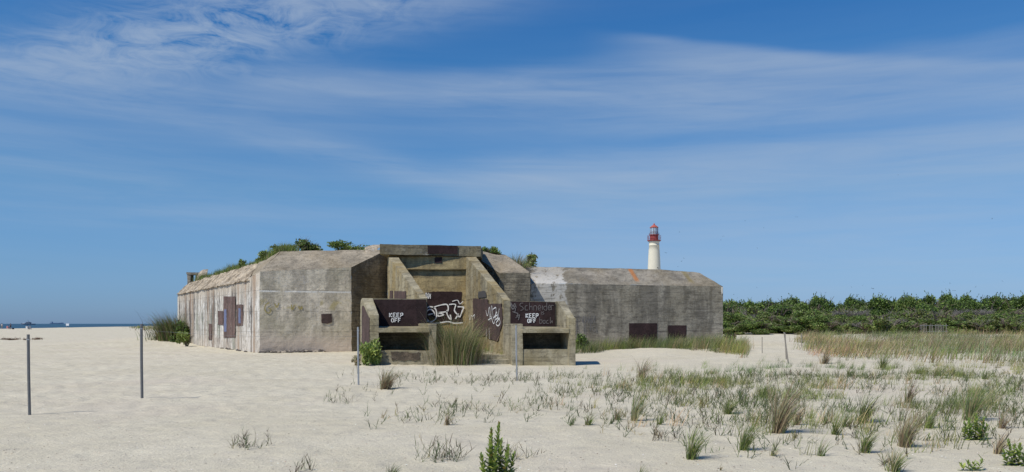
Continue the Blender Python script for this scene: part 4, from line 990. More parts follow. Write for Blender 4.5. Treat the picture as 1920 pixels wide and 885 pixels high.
bush('beach_shrub', W(690, 31.5), 31.5, 0, .62, 1.25, 1700, .05, [CED3, LIME * 1.2, GREEN * 1.2], [3, 3, 3], 'leafy green shrub at the left foot of the left KEEP OFF block', elong=3.2, up=1.6)
bush('dry_shrub', W(668, 31.4), 31.4, 0, .22, .62, 260, .035, [TAN, STRAW, OLV], [3, 2, 2], 'small dry brown shrub beside the third metal post', elong=3)
bush('dark_green_bush', W(1094, 45), 45, gz(W(1094, 45), 45), .45, 1.1, 900, .07, [CED, CED2, DKG], [2, 3, 2], 'small dark bush in the grass right of the right KEEP OFF block')
bush('corner_bush', W(1368, 47), 47, gz(W(1368, 47), 47), .45, .9, 600, .07, [CED, CED2, BROWN], [2, 2, 2], 'small dark bush at the right corner of the bunker')
# roof plants
def roofz(px): return np.interp(px, [352, 383, 486, 527, 700, 905, 948, 1016], [5.3, 5.5, 5.5, 6.0, 6.3, 5.95, 5.9, 5.1])
def roof_grass():
    n = 2300; k = rng.uniform(0, 1, n); sel = rng.uniform(0, 1, n)
    a = np.array((R0.x, R0.y)); b = np.array((R1.x, R1.y)); c = np.array((R2.x, R2.y))
    pts = np.where((sel < .72)[:, None], a + (b - a) * (.12 + .88 * k)[:, None], b + (c - b) * k[:, None])
    z = np.where(sel < .72, R0.z + (R1.z - R0.z) * (.12 + .88 * k), R1.z + (R2.z - R1.z) * k)
    pts = pts + np.stack([rng.uniform(-.1, .8, n), rng.uniform(-.1, 2.0, n)], 1)
    per = 9; m_ = n * per; P2_ = np.repeat(pts, per, axis=0) + rng.normal(0, .1, (m_, 2)); zz = np.repeat(z, per)
    cl = np.repeat(np.clip(.75 + .5 * fbm(pts[:, 0] * .5, pts[:, 1] * .5, 4.), .35, 1.15), per)
    bs = np.column_stack([P2_, zz - .05]); ld = rng.uniform(0, 6.28, m_)
    V_, F_, cc = frame_blades(bs, rng.uniform(.25, .75, m_) * cl, ld, np.abs(rng.normal(0, .6, m_)), np.full(m_, .022), tints(m_, [LIME, GREEN, CED3, STRAW, DKG], [3, 4, 3, 1.2, 2]), 3, rng.uniform(0, 1, m_))
    o = mesh_obj('roof_grass', V_, F_, M['grass'], col=cc); tag(o, 'green grass growing along the left roof edge of the bunker', 'grass', kind='stuff')
roof_grass()
def rbush(px, topy, wpx, Y, cols, ws, label, twig=0, n=1300, z0=None):
    z0 = roofz(px) if z0 is None else z0; zt = Z(topy, Y); h = max(.35, zt - z0); R = wpx * Y / F / 2
    return bush('roof_bush', W(px, Y), Y, z0 - .05, max(R, h * .5), h * 1.1, n, .075, cols, ws, label, nb=11, spread_x=max(1, R / max(h * .5, .01) * .6) if R > h else 1, up=.3)
rbush(580, 447, 62, 52, [CED, CED2, OLV, BROWN], [3, 3, 2, 1.5], 'dark tangled bush, highest on the left part of the bunker roof', n=2200)
rbush(655, 452, 66, 52.5, [CED3, CED2, LIME * .8], [3, 3, 2], 'flat bright green bush on the roof, just left of the slab over the gun opening', n=2200)
rbush(528, 458, 50, 52, [CED3, GREEN, OLV], [2, 3, 2], 'low green bush on the roof left of the dark tangled one', n=1200)
rbush(497, 470, 40, 53, [LIME * .8, GREEN, OLV], [2, 3, 2], 'small green bush where the left roof slope begins', n=900)
rbush(454, 483, 14, 55, [CED3, LIME * .7], [2, 2], 'single sprouting weed on the broken left roof edge', n=260)
rbush(921, 460, 40, 52, [CED3, LIME * .7, CED2], [3, 2, 3], 'bright green bush on the roof right of the lintel', n=1300)
rbush(996, 475, 30, 52.6, [GREEN, LIME * .7, STRAW], [3, 3, 1], 'green bush at the right end of the raised roof', n=900, z0=5.2)
x, y = W(972, 51.6), 51.6
tuft('roof_grass_clump', x, y, 5.25, .95, 1.6, 500, [STRAW, BLUEG, TAN, GREEN], [3, 2, 2, 2], lean=.6, wind=.1, width=.022, curl=.8, label='dry pale grass clump on the roof left of the green end bush', cat='grass clump')
tv, tf = twigs(3, 1.25, .9, .022, bare=True); o = mesh_local('bare_twigs', tv, tf, M['deadtwig']); o.location = (W(557, 52), 52, 6.0); tag(o, 'leafless grey twigs sticking up beside the dark roof bush', 'twigs')

# leafy weeds (goldenrod-like): stems packed with lance leaves
M['stem'] = plain('green_stem', (.12, .13, .05), .7)
def weed(x, y, z, stems_, label, cols=(CED3, GREEN * 1.5, LIME * 1.7), ws=(2.5, 3, 2.5), leafl=.055):
    root = empty('leafy_weed', (x, y, z)); V_, F_, c = [], [], []; sv, sf = [], []; nv = 0
    for (ox, oy, h, lx, ly) in stems_:
        n = int(h / .0055); base = Vector((ox, oy, -.05)); top = Vector((ox + lx, oy + ly, h))
        s0 = len(sv)
        for k in range(7):
            p = base.lerp(top, k / 6) + Vector((math.sin(k * 1.3) * .006, math.cos(k) * .006, 0)); r = .006 * (1 - .6 * k / 6)
            for j in range(5): sv.append(p + Vector((math.cos(j * 1.2566) * r, math.sin(j * 1.2566) * r, 0)))
        for k in range(6):
            for j in range(5): sf.append((s0 + k * 5 + j, s0 + k * 5 + (j + 1) % 5, s0 + (k + 1) * 5 + (j + 1) % 5, s0 + (k + 1) * 5 + j))
        for k in range(n):
            u = k / n; p = base.lerp(top, .06 + .94 * u); a = k * 2.4 + random.uniform(-.3, .3)
            L = 1.2 * leafl * (1.25 - .85 * u) * random.uniform(.75, 1.25) * (1 if u > .12 else .8); el_ = .15 + 1.0 * u + random.uniform(-.25, .25); droop = .5 * (1 - u)
            d = Vector((math.cos(a) * math.cos(el_), math.sin(a) * math.cos(el_), math.sin(el_))); sd_ = Vector((-math.sin(a), math.cos(a), 0)); wd = L * .2
            up_ = d.cross(sd_) * -1
            m1_ = p + d * L * .4; m2_ = p + d * L * .75 - Vector((0, 0, droop * L * .15)); tip = p + d * L - Vector((0, 0, droop * L * .4))
            V_ += [p, m1_ + sd_ * wd, m1_ - sd_ * wd, m2_ + sd_ * wd * .8, m2_ - sd_ * wd * .8, tip]
            F_ += [(nv, nv + 1, nv + 2), (nv + 1, nv + 3, nv + 4, nv + 2), (nv + 3, nv + 5, nv + 4)]; nv += 6
            cc = tints(1, list(cols), list(ws))[0]
            if random.random() < .05: cc = np.array((.26, .20, .06))
            c += [cc] * 6
    mesh_local('leaves', V_, F_, M['leaf'], root, col=np.array(c)); mesh_local('stems', sv, sf, M['stem'], root)
    return tag(root, label, 'plant', 'leafy weeds in the sand')
x, y, z = on_ground(925, 905)
weed(x, y, z, [(-.05, 0, .56, .03, 0), (-.01, .03, .60, .07, .0), (.05, .0, .44, .03, 0), (.10, .02, .38, .05, .02), (.08, -.04, .35, .08, 0), (-.06, -.03, .30, -.07, 0), (.02, -.05, .36, .0, -.03), (.13, 0, .30, .09, .02), (.0, .0, .42, -.03, 0)], 'tall bright green leafy weed at the bottom centre of the picture', leafl=.085)
x, y, z = on_ground(1828, 824)
weed(x, y, z, [(0, 0, .36, .02, 0), (.05, 0, .30, .08, 0), (-.05, 0, .24, -.10, 0), (.07, .02, .20, .12, 0), (-.03, .03, .28, -.04, 0), (.03, -.03, .18, .0, -.05), (-.08, 0, .15, -.1, 0)], 'broad leafy weed with two thin tall shoots, left of the one at the right edge', leafl=.085)
x, y, z = on_ground(1900, 872)
weed(x, y, z, [(0, 0, .28, -.06, 0), (.05, 0, .24, .03, 0), (.09, 0, .18, .07, 0), (-.04, 0, .16, -.08, 0), (.03, .03, .22, .0, 0)], 'bright green leafy weed at the right edge of the picture', leafl=.08)
x, y, z = on_ground(1822, 882)
weed(x, y, z, [(0, 0, .10, -.05, 0), (.04, 0, .12, .08, 0), (-.05, 0, .08, -.08, 0), (.02, .02, .08, .02, 0)], 'small low leafy weed at the bottom right', leafl=.075)
x, y, z = on_ground(1742, 826)
weed(x, y, z, [(0, 0, .10, 0.0, 0)], 'tiny single-stemmed leafy seedling on bare sand', leafl=.05)

# ================================================================== POSTS
M['steel'] = plain('galvanised_steel', (.17, .17, .17), .5, .5, .3, 20, .5)
M['steel_l'] = plain('pale_galvanised_steel', (.36, .37, .38), .5, .4, .2, 20, .5)
M['wood'] = plain('weathered_wood', (.26, .235, .20), .9, var=.4, sc=12)
def post(px, pyb, pyt, lean, r, mat, label, name='metal_post', ridge=True, cat='post', group='thin posts around the bunker'):
    x, y, z = on_ground(px, pyb); h = (pyb - pyt) * y / F
    root = empty(name, (x, y, z)); V_, F_ = [], []
    # U-channel section
    sec = [(-1, .7), (-1, -.5), (-.5, -.9), (.5, -.9), (1, -.5), (1, .7), (.6, .7), (.6, -.35), (-.6, -.35), (-.6, .7)] if ridge else [(math.cos(a) * 1.0, math.sin(a)) for a in np.linspace(0, 6.283, 9)[:-1]]
    m_ = len(sec)
    for k, zz in enumerate((-.3, 0, h * .5, h)):
        dx = lean * max(zz, 0) / h + (.004 * math.sin(k * 2))
        for (sx, sy) in sec: V_.append((sx * r + dx, sy * r, zz))
    for k in range(3):
        for j in range(m_): F_.append((k * m_ + j, k * m_ + (j + 1) % m_, (k + 1) * m_ + (j + 1) % m_, (k + 1) * m_ + j))
    F_.append(list(range(3 * m_, 4 * m_))[::-1])
    mesh_local('shaft', V_, F_, mat, root)
    if ridge:
        pt = Patches(); zc = h * .93; bx(pt, -r * 1.25 + lean * .9, r * 1.25 + lean * .9, -r * 1.1, r * .8, zc, zc + .018, 1, 0); V2 = np.vstack(pt.v)
        mesh_local('wire_clip', V2, pt.f, M['steel_l'], root)
    return tag(root, label, cat, group)
p1 = post(55, 778, 627, -.02, .021, M['steel'], 'thin dark metal post on open sand, leftmost of the four')
p2 = post(266, 747, 607.5, -.01, .025, M['steel'], 'thicker dark metal post on open sand, second from the left')
p3 = post(672, 722, 613, -.01, .022, M['steel_l'], 'pale metal post in front of the left KEEP OFF block')
p4 = post(969, 714, 610, -.02, .022, M['steel_l'], 'pale metal post in front of the right KEEP OFF block')
post(1478, 682, 623, -.16, .028, M['wood'], 'leaning weathered wooden stake on the sand, nearer of a pair', 'wooden_stake', False, 'stake', 'wooden stakes before the wood')
post(1474, 674, 624, -.05, .025, M['wood'], 'upright weathered wooden stake just behind the leaning one', 'wooden_stake', False, 'stake', 'wooden stakes before the wood')
post(1429, 662, 632, 0, .02, M['wood'], 'thin stake on the sand between the bunker and the leaning pair', 'wooden_stake', False, 'stake', 'wooden stakes before the wood')
post(1503, 650, 625, 0, .03, M['wood'], 'short stake in front of the bright rounded bush', 'wooden_stake', False, 'stake', 'wooden stakes before the wood')
# string between posts
def string(a, b, sag, name, label, r=.002):
    a, b = Vector(a), Vector(b); V_, F_ = [], []; N = 24
    for k in range(N + 1):
        u = k / N; p = a.lerp(b, u) - Vector((0, 0, sag * 4 * u * (1 - u)))
        for j in range(4): V_.append(p + Vector((0, math.cos(j * 1.571) * r, math.sin(j * 1.571) * r)))
    for k in range(N):
        for j in range(4): F_.append((4 * k + j, 4 * k + (j + 1) % 4, 4 * k + 4 + (j + 1) % 4, 4 * k + 4 + j))
    tag(mesh_obj(name, V_, F_, M['string']), label, 'string')
M['string'] = plain('grey_string', (.36, .35, .33), .8)
l2, l3, l4 = p2.location, p3.location, p4.location
string((l2.x, l2.y, l2.z + 1.48), (l3.x, l3.y, 1.32), .08, 'string_line', 'thin string stretched between the second and third metal posts')
gx_, gy_, gz_ = on_ground(770, 688); string((l3.x, l3.y, 1.31), (gx_, gy_, gz_), .03, 'fallen_string', 'thin slack string running from the third post down to the sand')
M['ribbon'] = plain('pink_ribbon', (.7, .25, .22), .7)

# sand fence remnants far right
def sand_fence(px0, px1, Y, label):
    root = empty('sand_fence', (W(px0, Y), Y, gz(W(px0, Y), Y))); w_m = W(px1, Y) - W(px0, Y); n = int(w_m / .16)
    pt = Patches()
    for k in range(n):
        if random.random() < .25: continue
        x0 = k * .16; bx(pt, x0, x0 + .05, 0, .02, -.1, 1.15 + random.uniform(-.15, .05), 2, 0)
    mesh_local('slats', np.vstack(pt.v), pt.f, M['wood'], root)
    pt = Patches()
    for zz in (.3, .95): bx(pt, 0, w_m, -.02, -.005, zz, zz + .03, 2, 0)
    mesh_local('wire', np.vstack(pt.v), pt.f, M['steel_l'], root)
    return tag(root, label, 'fence')
sand_fence(1725, 1778, 84, 'low weathered slat fence half hidden before the grey shrubs')

# ================================================================== LIGHTHOUSE
lh_Y = 372.; lx = W(1226.5, lh_Y)
def lathe(prof, n=40, z0=0):
    V_, F_ = [], []
    for (r, z) in prof:
        for k in range(n): V_.append((math.cos(2 * math.pi * k / n) * r, math.sin(2 * math.pi * k / n) * r, z))
    for i in range(len(prof) - 1):
        for k in range(n): F_.append((i * n + k, i * n + (k + 1) % n, (i + 1) * n + (k + 1) % n, (i + 1) * n + k))
    return V_, F_
lh = empty('lighthouse', (lx, lh_Y, 0)); tag(lh, 'tall cream lighthouse with a red gallery and lantern roof behind the right wing', 'lighthouse')
M['cream'] = plain('cream_masonry_paint', (.66, .62, .50), .85, var=.07, sc=.6); M['red'] = plain('red_painted_iron', (.26, .05, .05), .6, var=.15, sc=1); M['redroof'] = plain('red_lantern_roof', (.42, .10, .07), .6, var=.15, sc=1)
M['dkiron'] = plain('dark_red_iron', (.12, .03, .035), .6)
mg, tt_, bb_, oo_ = new_mat('lantern_glass'); bb_.inputs['Base Color'].default_value = (.55, .68, .8, 1); bb_.inputs['Roughness'].default_value = .1; bb_.inputs['Alpha'].default_value = .55; M['glass'] = mg
zz = lambda py: Z(py, lh_Y)
z_g0, z_g1, z_l0, z_l1, z_r, z_b = zz(452.5), zz(440.5), zz(439.5), zz(427), zz(421.5), zz(419)
V_, F_ = lathe([(4.4, -1), (4.0, 4), (3.35, 16), (2.92, zz(504)), (2.72, zz(485)), (2.52, zz(470)), (2.36, zz(460.8)), (2.44, zz(460.6)), (2.44, zz(460.0)), (2.34, zz(459.8)), (2.33, z_g0 - .6), (2.7, z_g0 - .05), (0, z_g0 - .05)], 48)
mesh_local('tower', V_, F_, M['cream'], lh, smooth=True)
V_, F_ = lathe([(0, z_g0 - .03), (2.75, z_g0), (3.15, z_g0 + .25), (3.15, z_g0 + .45), (2.0, z_g0 + .46), (1.95, z_g1 - .2), (2.35, z_g1 - .15), (2.4, z_g1 + .1), (0, z_g1 + .12)], 40); gal = mesh_local('gallery_room', V_, F_, M['red'], lh)
V_, F_ = [], []
def addtube(V_, F_, p, q, r, n=5):
    p, q = Vector(p), Vector(q); d = (q - p).normalized(); a = d.orthogonal().normalized(); b = d.cross(a); s0 = len(V_)
    for c in (p, q):
        for k in range(n): V_.append(c + (a * math.cos(6.2832 * k / n) + b * math.sin(6.2832 * k / n)) * r)
    for k in range(n): F_.append((s0 + k, s0 + (k + 1) % n, s0 + n + (k + 1) % n, s0 + n + k))
def ring(V_, F_, R, z, r, n=28):
    for k in range(n):
        a, b = 6.2832 * k / n, 6.2832 * (k + 1) / n; addtube(V_, F_, (R * math.cos(a), R * math.sin(a), z), (R * math.cos(b), R * math.sin(b), z), r, 4)
for zz_ in (.9, 1.5, 2.3): ring(V_, F_, 3.1, z_g0 + zz_ + .3, .05)
for k in range(16): a = 6.2832 * k / 16; addtube(V_, F_, (3.1 * math.cos(a), 3.1 * math.sin(a), z_g0 + .3), (3.1 * math.cos(a), 3.1 * math.sin(a), z_g0 + 2.65), .06)
mesh_local('gallery_railing', V_, F_, M['red'], lh)
V_, F_ = [], []
for zz_ in (.45, .85): ring(V_, F_, 2.35, z_g1 + zz_, .03)
for k in range(14): a = 6.2832 * k / 14; addtube(V_, F_, (2.35 * math.cos(a), 2.35 * math.sin(a), z_g1), (2.35 * math.cos(a), 2.35 * math.sin(a), z_g1 + .9), .03)
mesh_local('lantern_railing', V_, F_, M['dkiron'], lh)
V_, F_ = lathe([(1.75, z_g1 + .1), (1.75, z_l1)], 12); lan = mesh_local('lantern_glass', V_, F_, M['glass'], lh)
V_, F_ = [], []
for k in range(10): a = 6.2832 * k / 10; addtube(V_, F_, (1.8 * math.cos(a), 1.8 * math.sin(a), z_g1), (1.8 * math.cos(a), 1.8 * math.sin(a), z_l1), .06)
ring(V_, F_, 1.8, z_g1 + 1.3, .05); mesh_local('glazing_bar', V_, F_, M['dkiron'], lh)
V_, F_ = lathe([(0, z_g1 + .1), (.55, z_g1 + .4), (.7, z_g1 + 1.2), (.55, z_g1 + 2.2), (0, z_g1 + 2.6)], 16); mesh_local('lens', V_, F_, M['steel_l'], lh)
V_, F_ = lathe([(0, z_l1 - .02), (2.0, z_l1), (2.0, z_l1 + .18), (1.5, z_l1 + .55), (.8, z_l1 + 1.15), (.3, z_r), (.3, z_r + .1), (.42, z_r + .3), (.3, z_r + .55), (.05, z_b + .1), (0, z_b + .15)], 32); mesh_local('lantern_roof', V_, F_, M['redroof'], lh)
pt = Patches(); bx(pt, .95, 1.35, -2.78, -2.55, zz(503.5), zz(501.8), 2, 0); mesh_local('window', np.vstack(pt.v), pt.f, M['black'], lh)

# ================================================================== SEA: ships; BEACH: people, sign
M['navy'] = plain('grey_hull_paint', (.10, .14, .20), .6, var=.2, sc=.1); M['shipw'] = plain('white_ship_paint', (.75, .77, .8), .5, var=.1, sc=.1); M['cargo'] = plain('haze_tinted_hull', (.22, .31, .43), .7, var=.15, sc=.05)  # cargo ship: distance haze is mixed into its pale blue colour
def hullmesh(L, Wd, D, sheer):
    st_ = [(-.5, .8, 0), (-.35, 1, 0), (.2, 1, .05), (.38, .6, sheer * .5), (.5, .03, sheer)]; V_, F_ = [], []
    for (u, wf, sh) in st_:
        for s_ in (-1, 1): V_.append((u * L, s_ * wf * Wd / 2 * .7, 0)); V_.append((u * L * (1 + .02 * (u > .4)), s_ * wf * Wd / 2, D + sh))
    for i in range(len(st_) - 1):
        a = 4 * i; b = a + 4; F_ += [(a, b, b + 1, a + 1), (a + 2, a + 3, b + 3, b + 2), (a + 1, b + 1, b + 3, a + 3)]
    F_ += [(0, 1, 3, 2), (16, 18, 19, 17)]; return V_, F_
Ys = 2600.
sh = empty('patrol_ship', (W(52.5, Ys), Ys, SEA)); sh.rotation_euler.z = math.pi; tag(sh, 'dark ship with a tall mast and white bow out on the sea at far left', 'ship')
Ls = 26 * Ys / F
v, f = hullmesh(Ls, 8, 3.4, 2.0); mesh_local('hull', v, f, M['navy'], sh)
pt = Patches(); bx(pt, -9, 8, -3, 3, 3.4, 6.5, 9, 0); bx(pt, -5, 5, -2.6, 2.6, 6.5, 9.2, 9, 0); bx(pt, -9.5, -6.5, -2, 2, 6.5, 8.2, 9, 0); mesh_local('superstructure', np.vstack(pt.v), pt.f, M['navy'], sh)
pt = Patches(); bx(pt, 10, 17, -2, 2, 4.2, 5.6, 9, 0); bx(pt, -1, 1, -3.1, 3.1, 9.2, 10.2, 9, 0); mesh_local('white_deckhouse', np.vstack(pt.v), pt.f, M['shipw'], sh)
V_, F_ = [], []; addtube(V_, F_, (0, 0, 9), (0, 0, 16), .35); addtube(V_, F_, (-1.5, 0, 13), (1.5, 0, 13), .2); mesh_local('mast', V_, F_, M['navy'], sh)
Yc = 9000.
cg = empty('cargo_ship', (W(107, Yc), Yc, SEA)); tag(cg, 'long hazy cargo ship on the horizon right of the dark ship', 'ship')
v, f = hullmesh(26 * Yc / F, 26, 11, 3); mesh_local('hull', v, f, M['cargo'], cg)
pt = Patches(); bx(pt, -70, -52, -11, 11, 11, 26, 99, 0); bx(pt, -40, 55, -10, 10, 11, 17, 99, 0); mesh_local('superstructure', np.vstack(pt.v), pt.f, M['cargo'], cg)
V_, F_ = [], []; addtube(V_, F_, (-60, 0, 26), (-60, 0, 33), .8); mesh_local('mast', V_, F_, M['cargo'], cg)

def skin_mesh(name, joints, edges, mat, parent, sub=1):
    me = bpy.data.meshes.new(name); me.from_pydata([j[0] for j in joints], edges, []); o = bpy.data.objects.new(name, me); C.collection.objects.link(o)
    md = o.modifiers.new('s', 'SKIN'); 
    for i, j in enumerate(joints):
        sv_ = me.skin_vertices[0].data[i]; sv_.radius = (j[1], j[2] if len(j) > 2 else j[1]); sv_.use_root = (i == 0)
    md2 = o.modifiers.new('u', 'SUBSURF'); md2.levels = sub; md2.render_levels = sub
    dg = bpy.context.evaluated_depsgraph_get(); m2 = bpy.data.meshes.new_from_object(o.evaluated_get(dg))
    bpy.data.objects.remove(o); m2.materials.clear(); m2.materials.append(mat)
    r = bpy.data.objects.new(name, m2); C.collection.objects.link(r); r.parent = parent
    m2.polygons.foreach_set('use_smooth', np.ones(len(m2.polygons), dtype=bool)); return r
M['skin'] = plain('skin', (.42, .24, .16), .6); M['hair'] = plain('dark_hair', (.03, .02, .015), .6)
cloth = {k: plain(k + '_cloth', c, .9) for k, c in {'white': (.75, .75, .75), 'navy': (.04, .05, .09), 'pink': (.62, .25, .25), 'khaki': (.35, .3, .18), 'black': (.02, .02, .025), 'grey': (.35, .4, .46), 'red': (.5, .06, .05)}.items()}
def person(px, pyb, pose, top, bot, label, face=0.0, group=None):
    x, y, z = on_ground(px, pyb); r = empty('person', (x, y, z)); r.rotation_euler.z = face
    if pose == 'stand':
        J = [((0, 0, .95), .13, .10), ((0, 0, 1.15), .12, .09), ((0, 0, 1.4), .14, .09), ((0, 0, 1.52), .05), ((0, .0, 1.66), .085, .10), ((.17, 0, 1.42), .05), ((.24, .02, 1.15), .04), ((.24, -.08, .9), .03), ((-.17, 0, 1.42), .05), ((-.24, .02, 1.15), .04), ((-.22, -.1, .9), .03),
             ((.09, 0, .88), .085), ((.11, -.02, .48), .055), ((.12, 0, .06), .04), ((.12, -.14, .03), .035), ((-.09, 0, .88), .085), ((-.12, .05, .48), .055), ((-.15, .1, .06), .04), ((-.15, -.04, .03), .035)]
        tp = [((0, 0, .98), .145, .115), ((0, 0, 1.15), .135, .105), ((0, 0, 1.42), .15, .105), ((.18, 0, 1.43), .062), ((.23, .02, 1.2), .055), ((-.18, 0, 1.43), .062), ((-.23, .02, 1.2), .055)]; te = [(0, 1), (1, 2), (2, 3), (3, 4), (2, 5), (5, 6)]
        bt = [((0, 0, .95), .145, .115), ((.09, 0, .86), .1), ((.11, -.02, .55), .075), ((-.09, 0, .86), .1), ((-.12, .04, .55), .075)]; be = [(0, 1), (1, 2), (0, 3), (3, 4)]; hz_ = 1.7; hy_ = .02
    else:
        J = [((0, 0, .38), .13, .11), ((0, .04, .6), .12, .09), ((0, .12, .85), .14, .09), ((0, .12, .97), .05), ((0, .08, 1.1), .085, .10), ((.17, .1, .86), .05), ((.22, -.05, .65), .04), ((.18, -.25, .55), .03), ((-.17, .1, .86), .05), ((-.22, -.05, .65), .04), ((-.18, -.25, .55), .03),
             ((.1, -.05, .36), .085), ((.13, -.42, .5), .06), ((.14, -.62, .08), .04), ((.14, -.75, .05), .035), ((-.1, -.05, .36), .085), ((-.13, -.42, .5), .06), ((-.14, -.62, .08), .04), ((-.14, -.75, .05), .035)]
        tp = [((0, 0, .4), .145, .12), ((0, .04, .6), .135, .105), ((0, .12, .87), .15, .105), ((.18, .1, .87), .062), ((.22, -.02, .68), .055), ((-.18, .1, .87), .062), ((-.22, -.02, .68), .055)]; te = [(0, 1), (1, 2), (2, 3), (3, 4), (2, 5), (5, 6)]
        bt = [((0, 0, .38), .145, .12), ((.1, -.06, .37), .1), ((.13, -.35, .47), .075), ((-.1, -.06, .37), .1), ((-.13, -.35, .47), .075)]; be = [(0, 1), (1, 2), (0, 3), (3, 4)]; hz_ = 1.14; hy_ = .1
    E = [(0, 1), (1, 2), (2, 3), (3, 4), (2, 5), (5, 6), (6, 7), (2, 8), (8, 9), (9, 10), (0, 11), (11, 12), (12, 13), (13, 14), (0, 15), (15, 16), (16, 17), (17, 18)]
    skin_mesh('body', J, E, M['skin'], r); skin_mesh('shirt', tp, te, cloth[top], r); skin_mesh('shorts', bt, be, cloth[bot], r)
    v, f = lathe([(0, hz_ + .11), (.07, hz_ + .09), (.105, hz_ + .03), (.11, hz_ - .03), (.09, hz_ - .06)], 12); h = mesh_local('hair', v, f, M['hair'], r, smooth=True); h.location = (0, hy_, 0)
    return tag(r, label, 'person', group)
def beach_chair(px, pyb, col, label, face=0.0):
    x, y, z = on_ground(px, pyb); r = empty('beach_chair', (x, y, z)); r.rotation_euler.z = face
    pt = Patches(); pt.box([(-.28, -.28, .22), (.28, -.28, .22), (.28, .2, .2), (-.28, .2, .2), (-.28, -.28, .245), (.28, -.28, .245), (.28, .2, .225), (-.28, .2, .225)], 1, 0); mesh_local('seat', np.vstack(pt.v), pt.f, cloth[col], r)
    pt = Patches(); pt.box([(-.28, .2, .22), (.28, .2, .22), (.28, .23, .22), (-.28, .23, .22), (-.28, .36, .9), (.28, .36, .9), (.28, .39, .9), (-.28, .39, .9)], 1, 0); mesh_local('backrest', np.vstack(pt.v), pt.f, cloth[col], r)
    V_, F_ = [], []
    for s_ in (-.3, .3): addtube(V_, F_, (s_, -.3, 0), (s_, .22, .45), .015); addtube(V_, F_, (s_, .3, 0), (s_, -.28, .45), .015); addtube(V_, F_, (s_, .2, .2), (s_, .38, .95), .015); addtube(V_, F_, (s_, -.28, .45), (s_, .25, .45), .02)
    mesh_local('frame', V_, F_, M['steel_l'], r); return tag(r, label, 'beach chair')
person(3.5, 616.8, 'stand', 'white', 'khaki', 'person standing in a light shirt at the far left edge of the beach', .4)
person(19.8, 617.2, 'stand', 'navy', 'black', 'person standing in dark clothes beside the pink beach chair', 1.0)
beach_chair(15.2, 617.3, 'pink', 'pink low beach chair near the far left edge', 2.6); person(15.2, 617.3, 'sit', 'pink', 'red', 'person sitting in the pink beach chair', 2.6)
beach_chair(51.5, 618.0, 'white', 'white low beach chair, left of the two behind the leftmost post', 2.9); person(51.5, 618.0, 'sit', 'white', 'navy', 'person in white sitting in the white beach chair', 2.9)
beach_chair(56.5, 617.8, 'grey', 'grey low beach chair, right of the two behind the leftmost post', 3.4); person(56.5, 617.8, 'sit', 'grey', 'black', 'person in grey sitting in the grey beach chair', 3.4)
x, y, z = on_ground(24.5, 617.4); bg_ = empty('beach_bag', (x, y, z)); tag(bg_, 'black beach bag on the sand right of the standing person in dark clothes', 'bag')
v, f = lathe([(0, 0), (.26, .0), (.3, .12), (.26, .34), (.12, .42), (0, .42)], 14); mesh_local('bag_body', v, f, cloth['black'], bg_, smooth=True)
V_, F_ = [], []; 
for k in range(8): a, b = math.pi * k / 8, math.pi * (k + 1) / 8; addtube(V_, F_, (.15 * math.cos(a), 0, .4 + .15 * math.sin(a)), (.15 * math.cos(b), 0, .4 + .15 * math.sin(b)), .012)
mesh_local('handle', V_, F_, cloth['black'], bg_)
for k, px in enumerate((157, 161, 166, 170, 176)):
    person(px, 612.4, 'stand', ['grey', 'navy', 'pink', 'grey', 'white'][k], ['navy', 'black', 'grey', 'navy', 'khaki'][k], 'far person standing at the water line, among a row of five', k * .9, 'far people at the water line')
sx, sy, sz_ = on_ground(126.5, 614.8); sg = empty('beach_sign', (sx, sy, sz_)); tag(sg, 'blank white notice board on two legs near the water', 'sign')
hgt = 8 * sy / F; wd = 5.6 * sy / F
pt = Patches(); bx(pt, -wd / 2, wd / 2, -.03, .03, hgt * .52, hgt, 5, 0); mesh_local('board', np.vstack(pt.v), pt.f, M['shipw'], sg)
for s_ in (-1, 1):
    pt = Patches(); bx(pt, s_ * wd * .36 - .05, s_ * wd * .36 + .05, .035, .12, -.2, hgt * .95, 5, 0); mesh_local('leg', np.vstack(pt.v), pt.f, M['wood'], sg)

# dry seaweed line, far dune grass strip on the beach
def dens_w(X, Y): px, py = to_px(X, Y); return np.where((abs(py - 637.2 + .7 * np.sin(px * .2)) < .7) & (px < 76), np.clip(.6 + vnoise(px * .12, 0 * px), 0, 1), 0) * np.where((px > 30) & (px < 34), .1, 1)
carpet('seaweed_line', 9000, (-62, -42, 78, 90), dens_w, (.1, .3), [BROWN, TAN], [3, 1], .05, lean=1.3, per=3, segs=3, label='thin line of dry seaweed across the left beach')
def dens_f(X, Y): px, py = to_px(X, Y); return np.where((px > 236) & (px < 345) & (py > 610), sstep(px, 236, 275), 0) * .9
carpet('far_dune_grass', 2600, (-260, -90, 190, 400), dens_f, (.5, 1.3), [OLV, GREEN, STRAW], [3, 2, 2], .16, lean=.4, per=5, spread=1.2, segs=3, label='far green strip of dune grass beside the water')

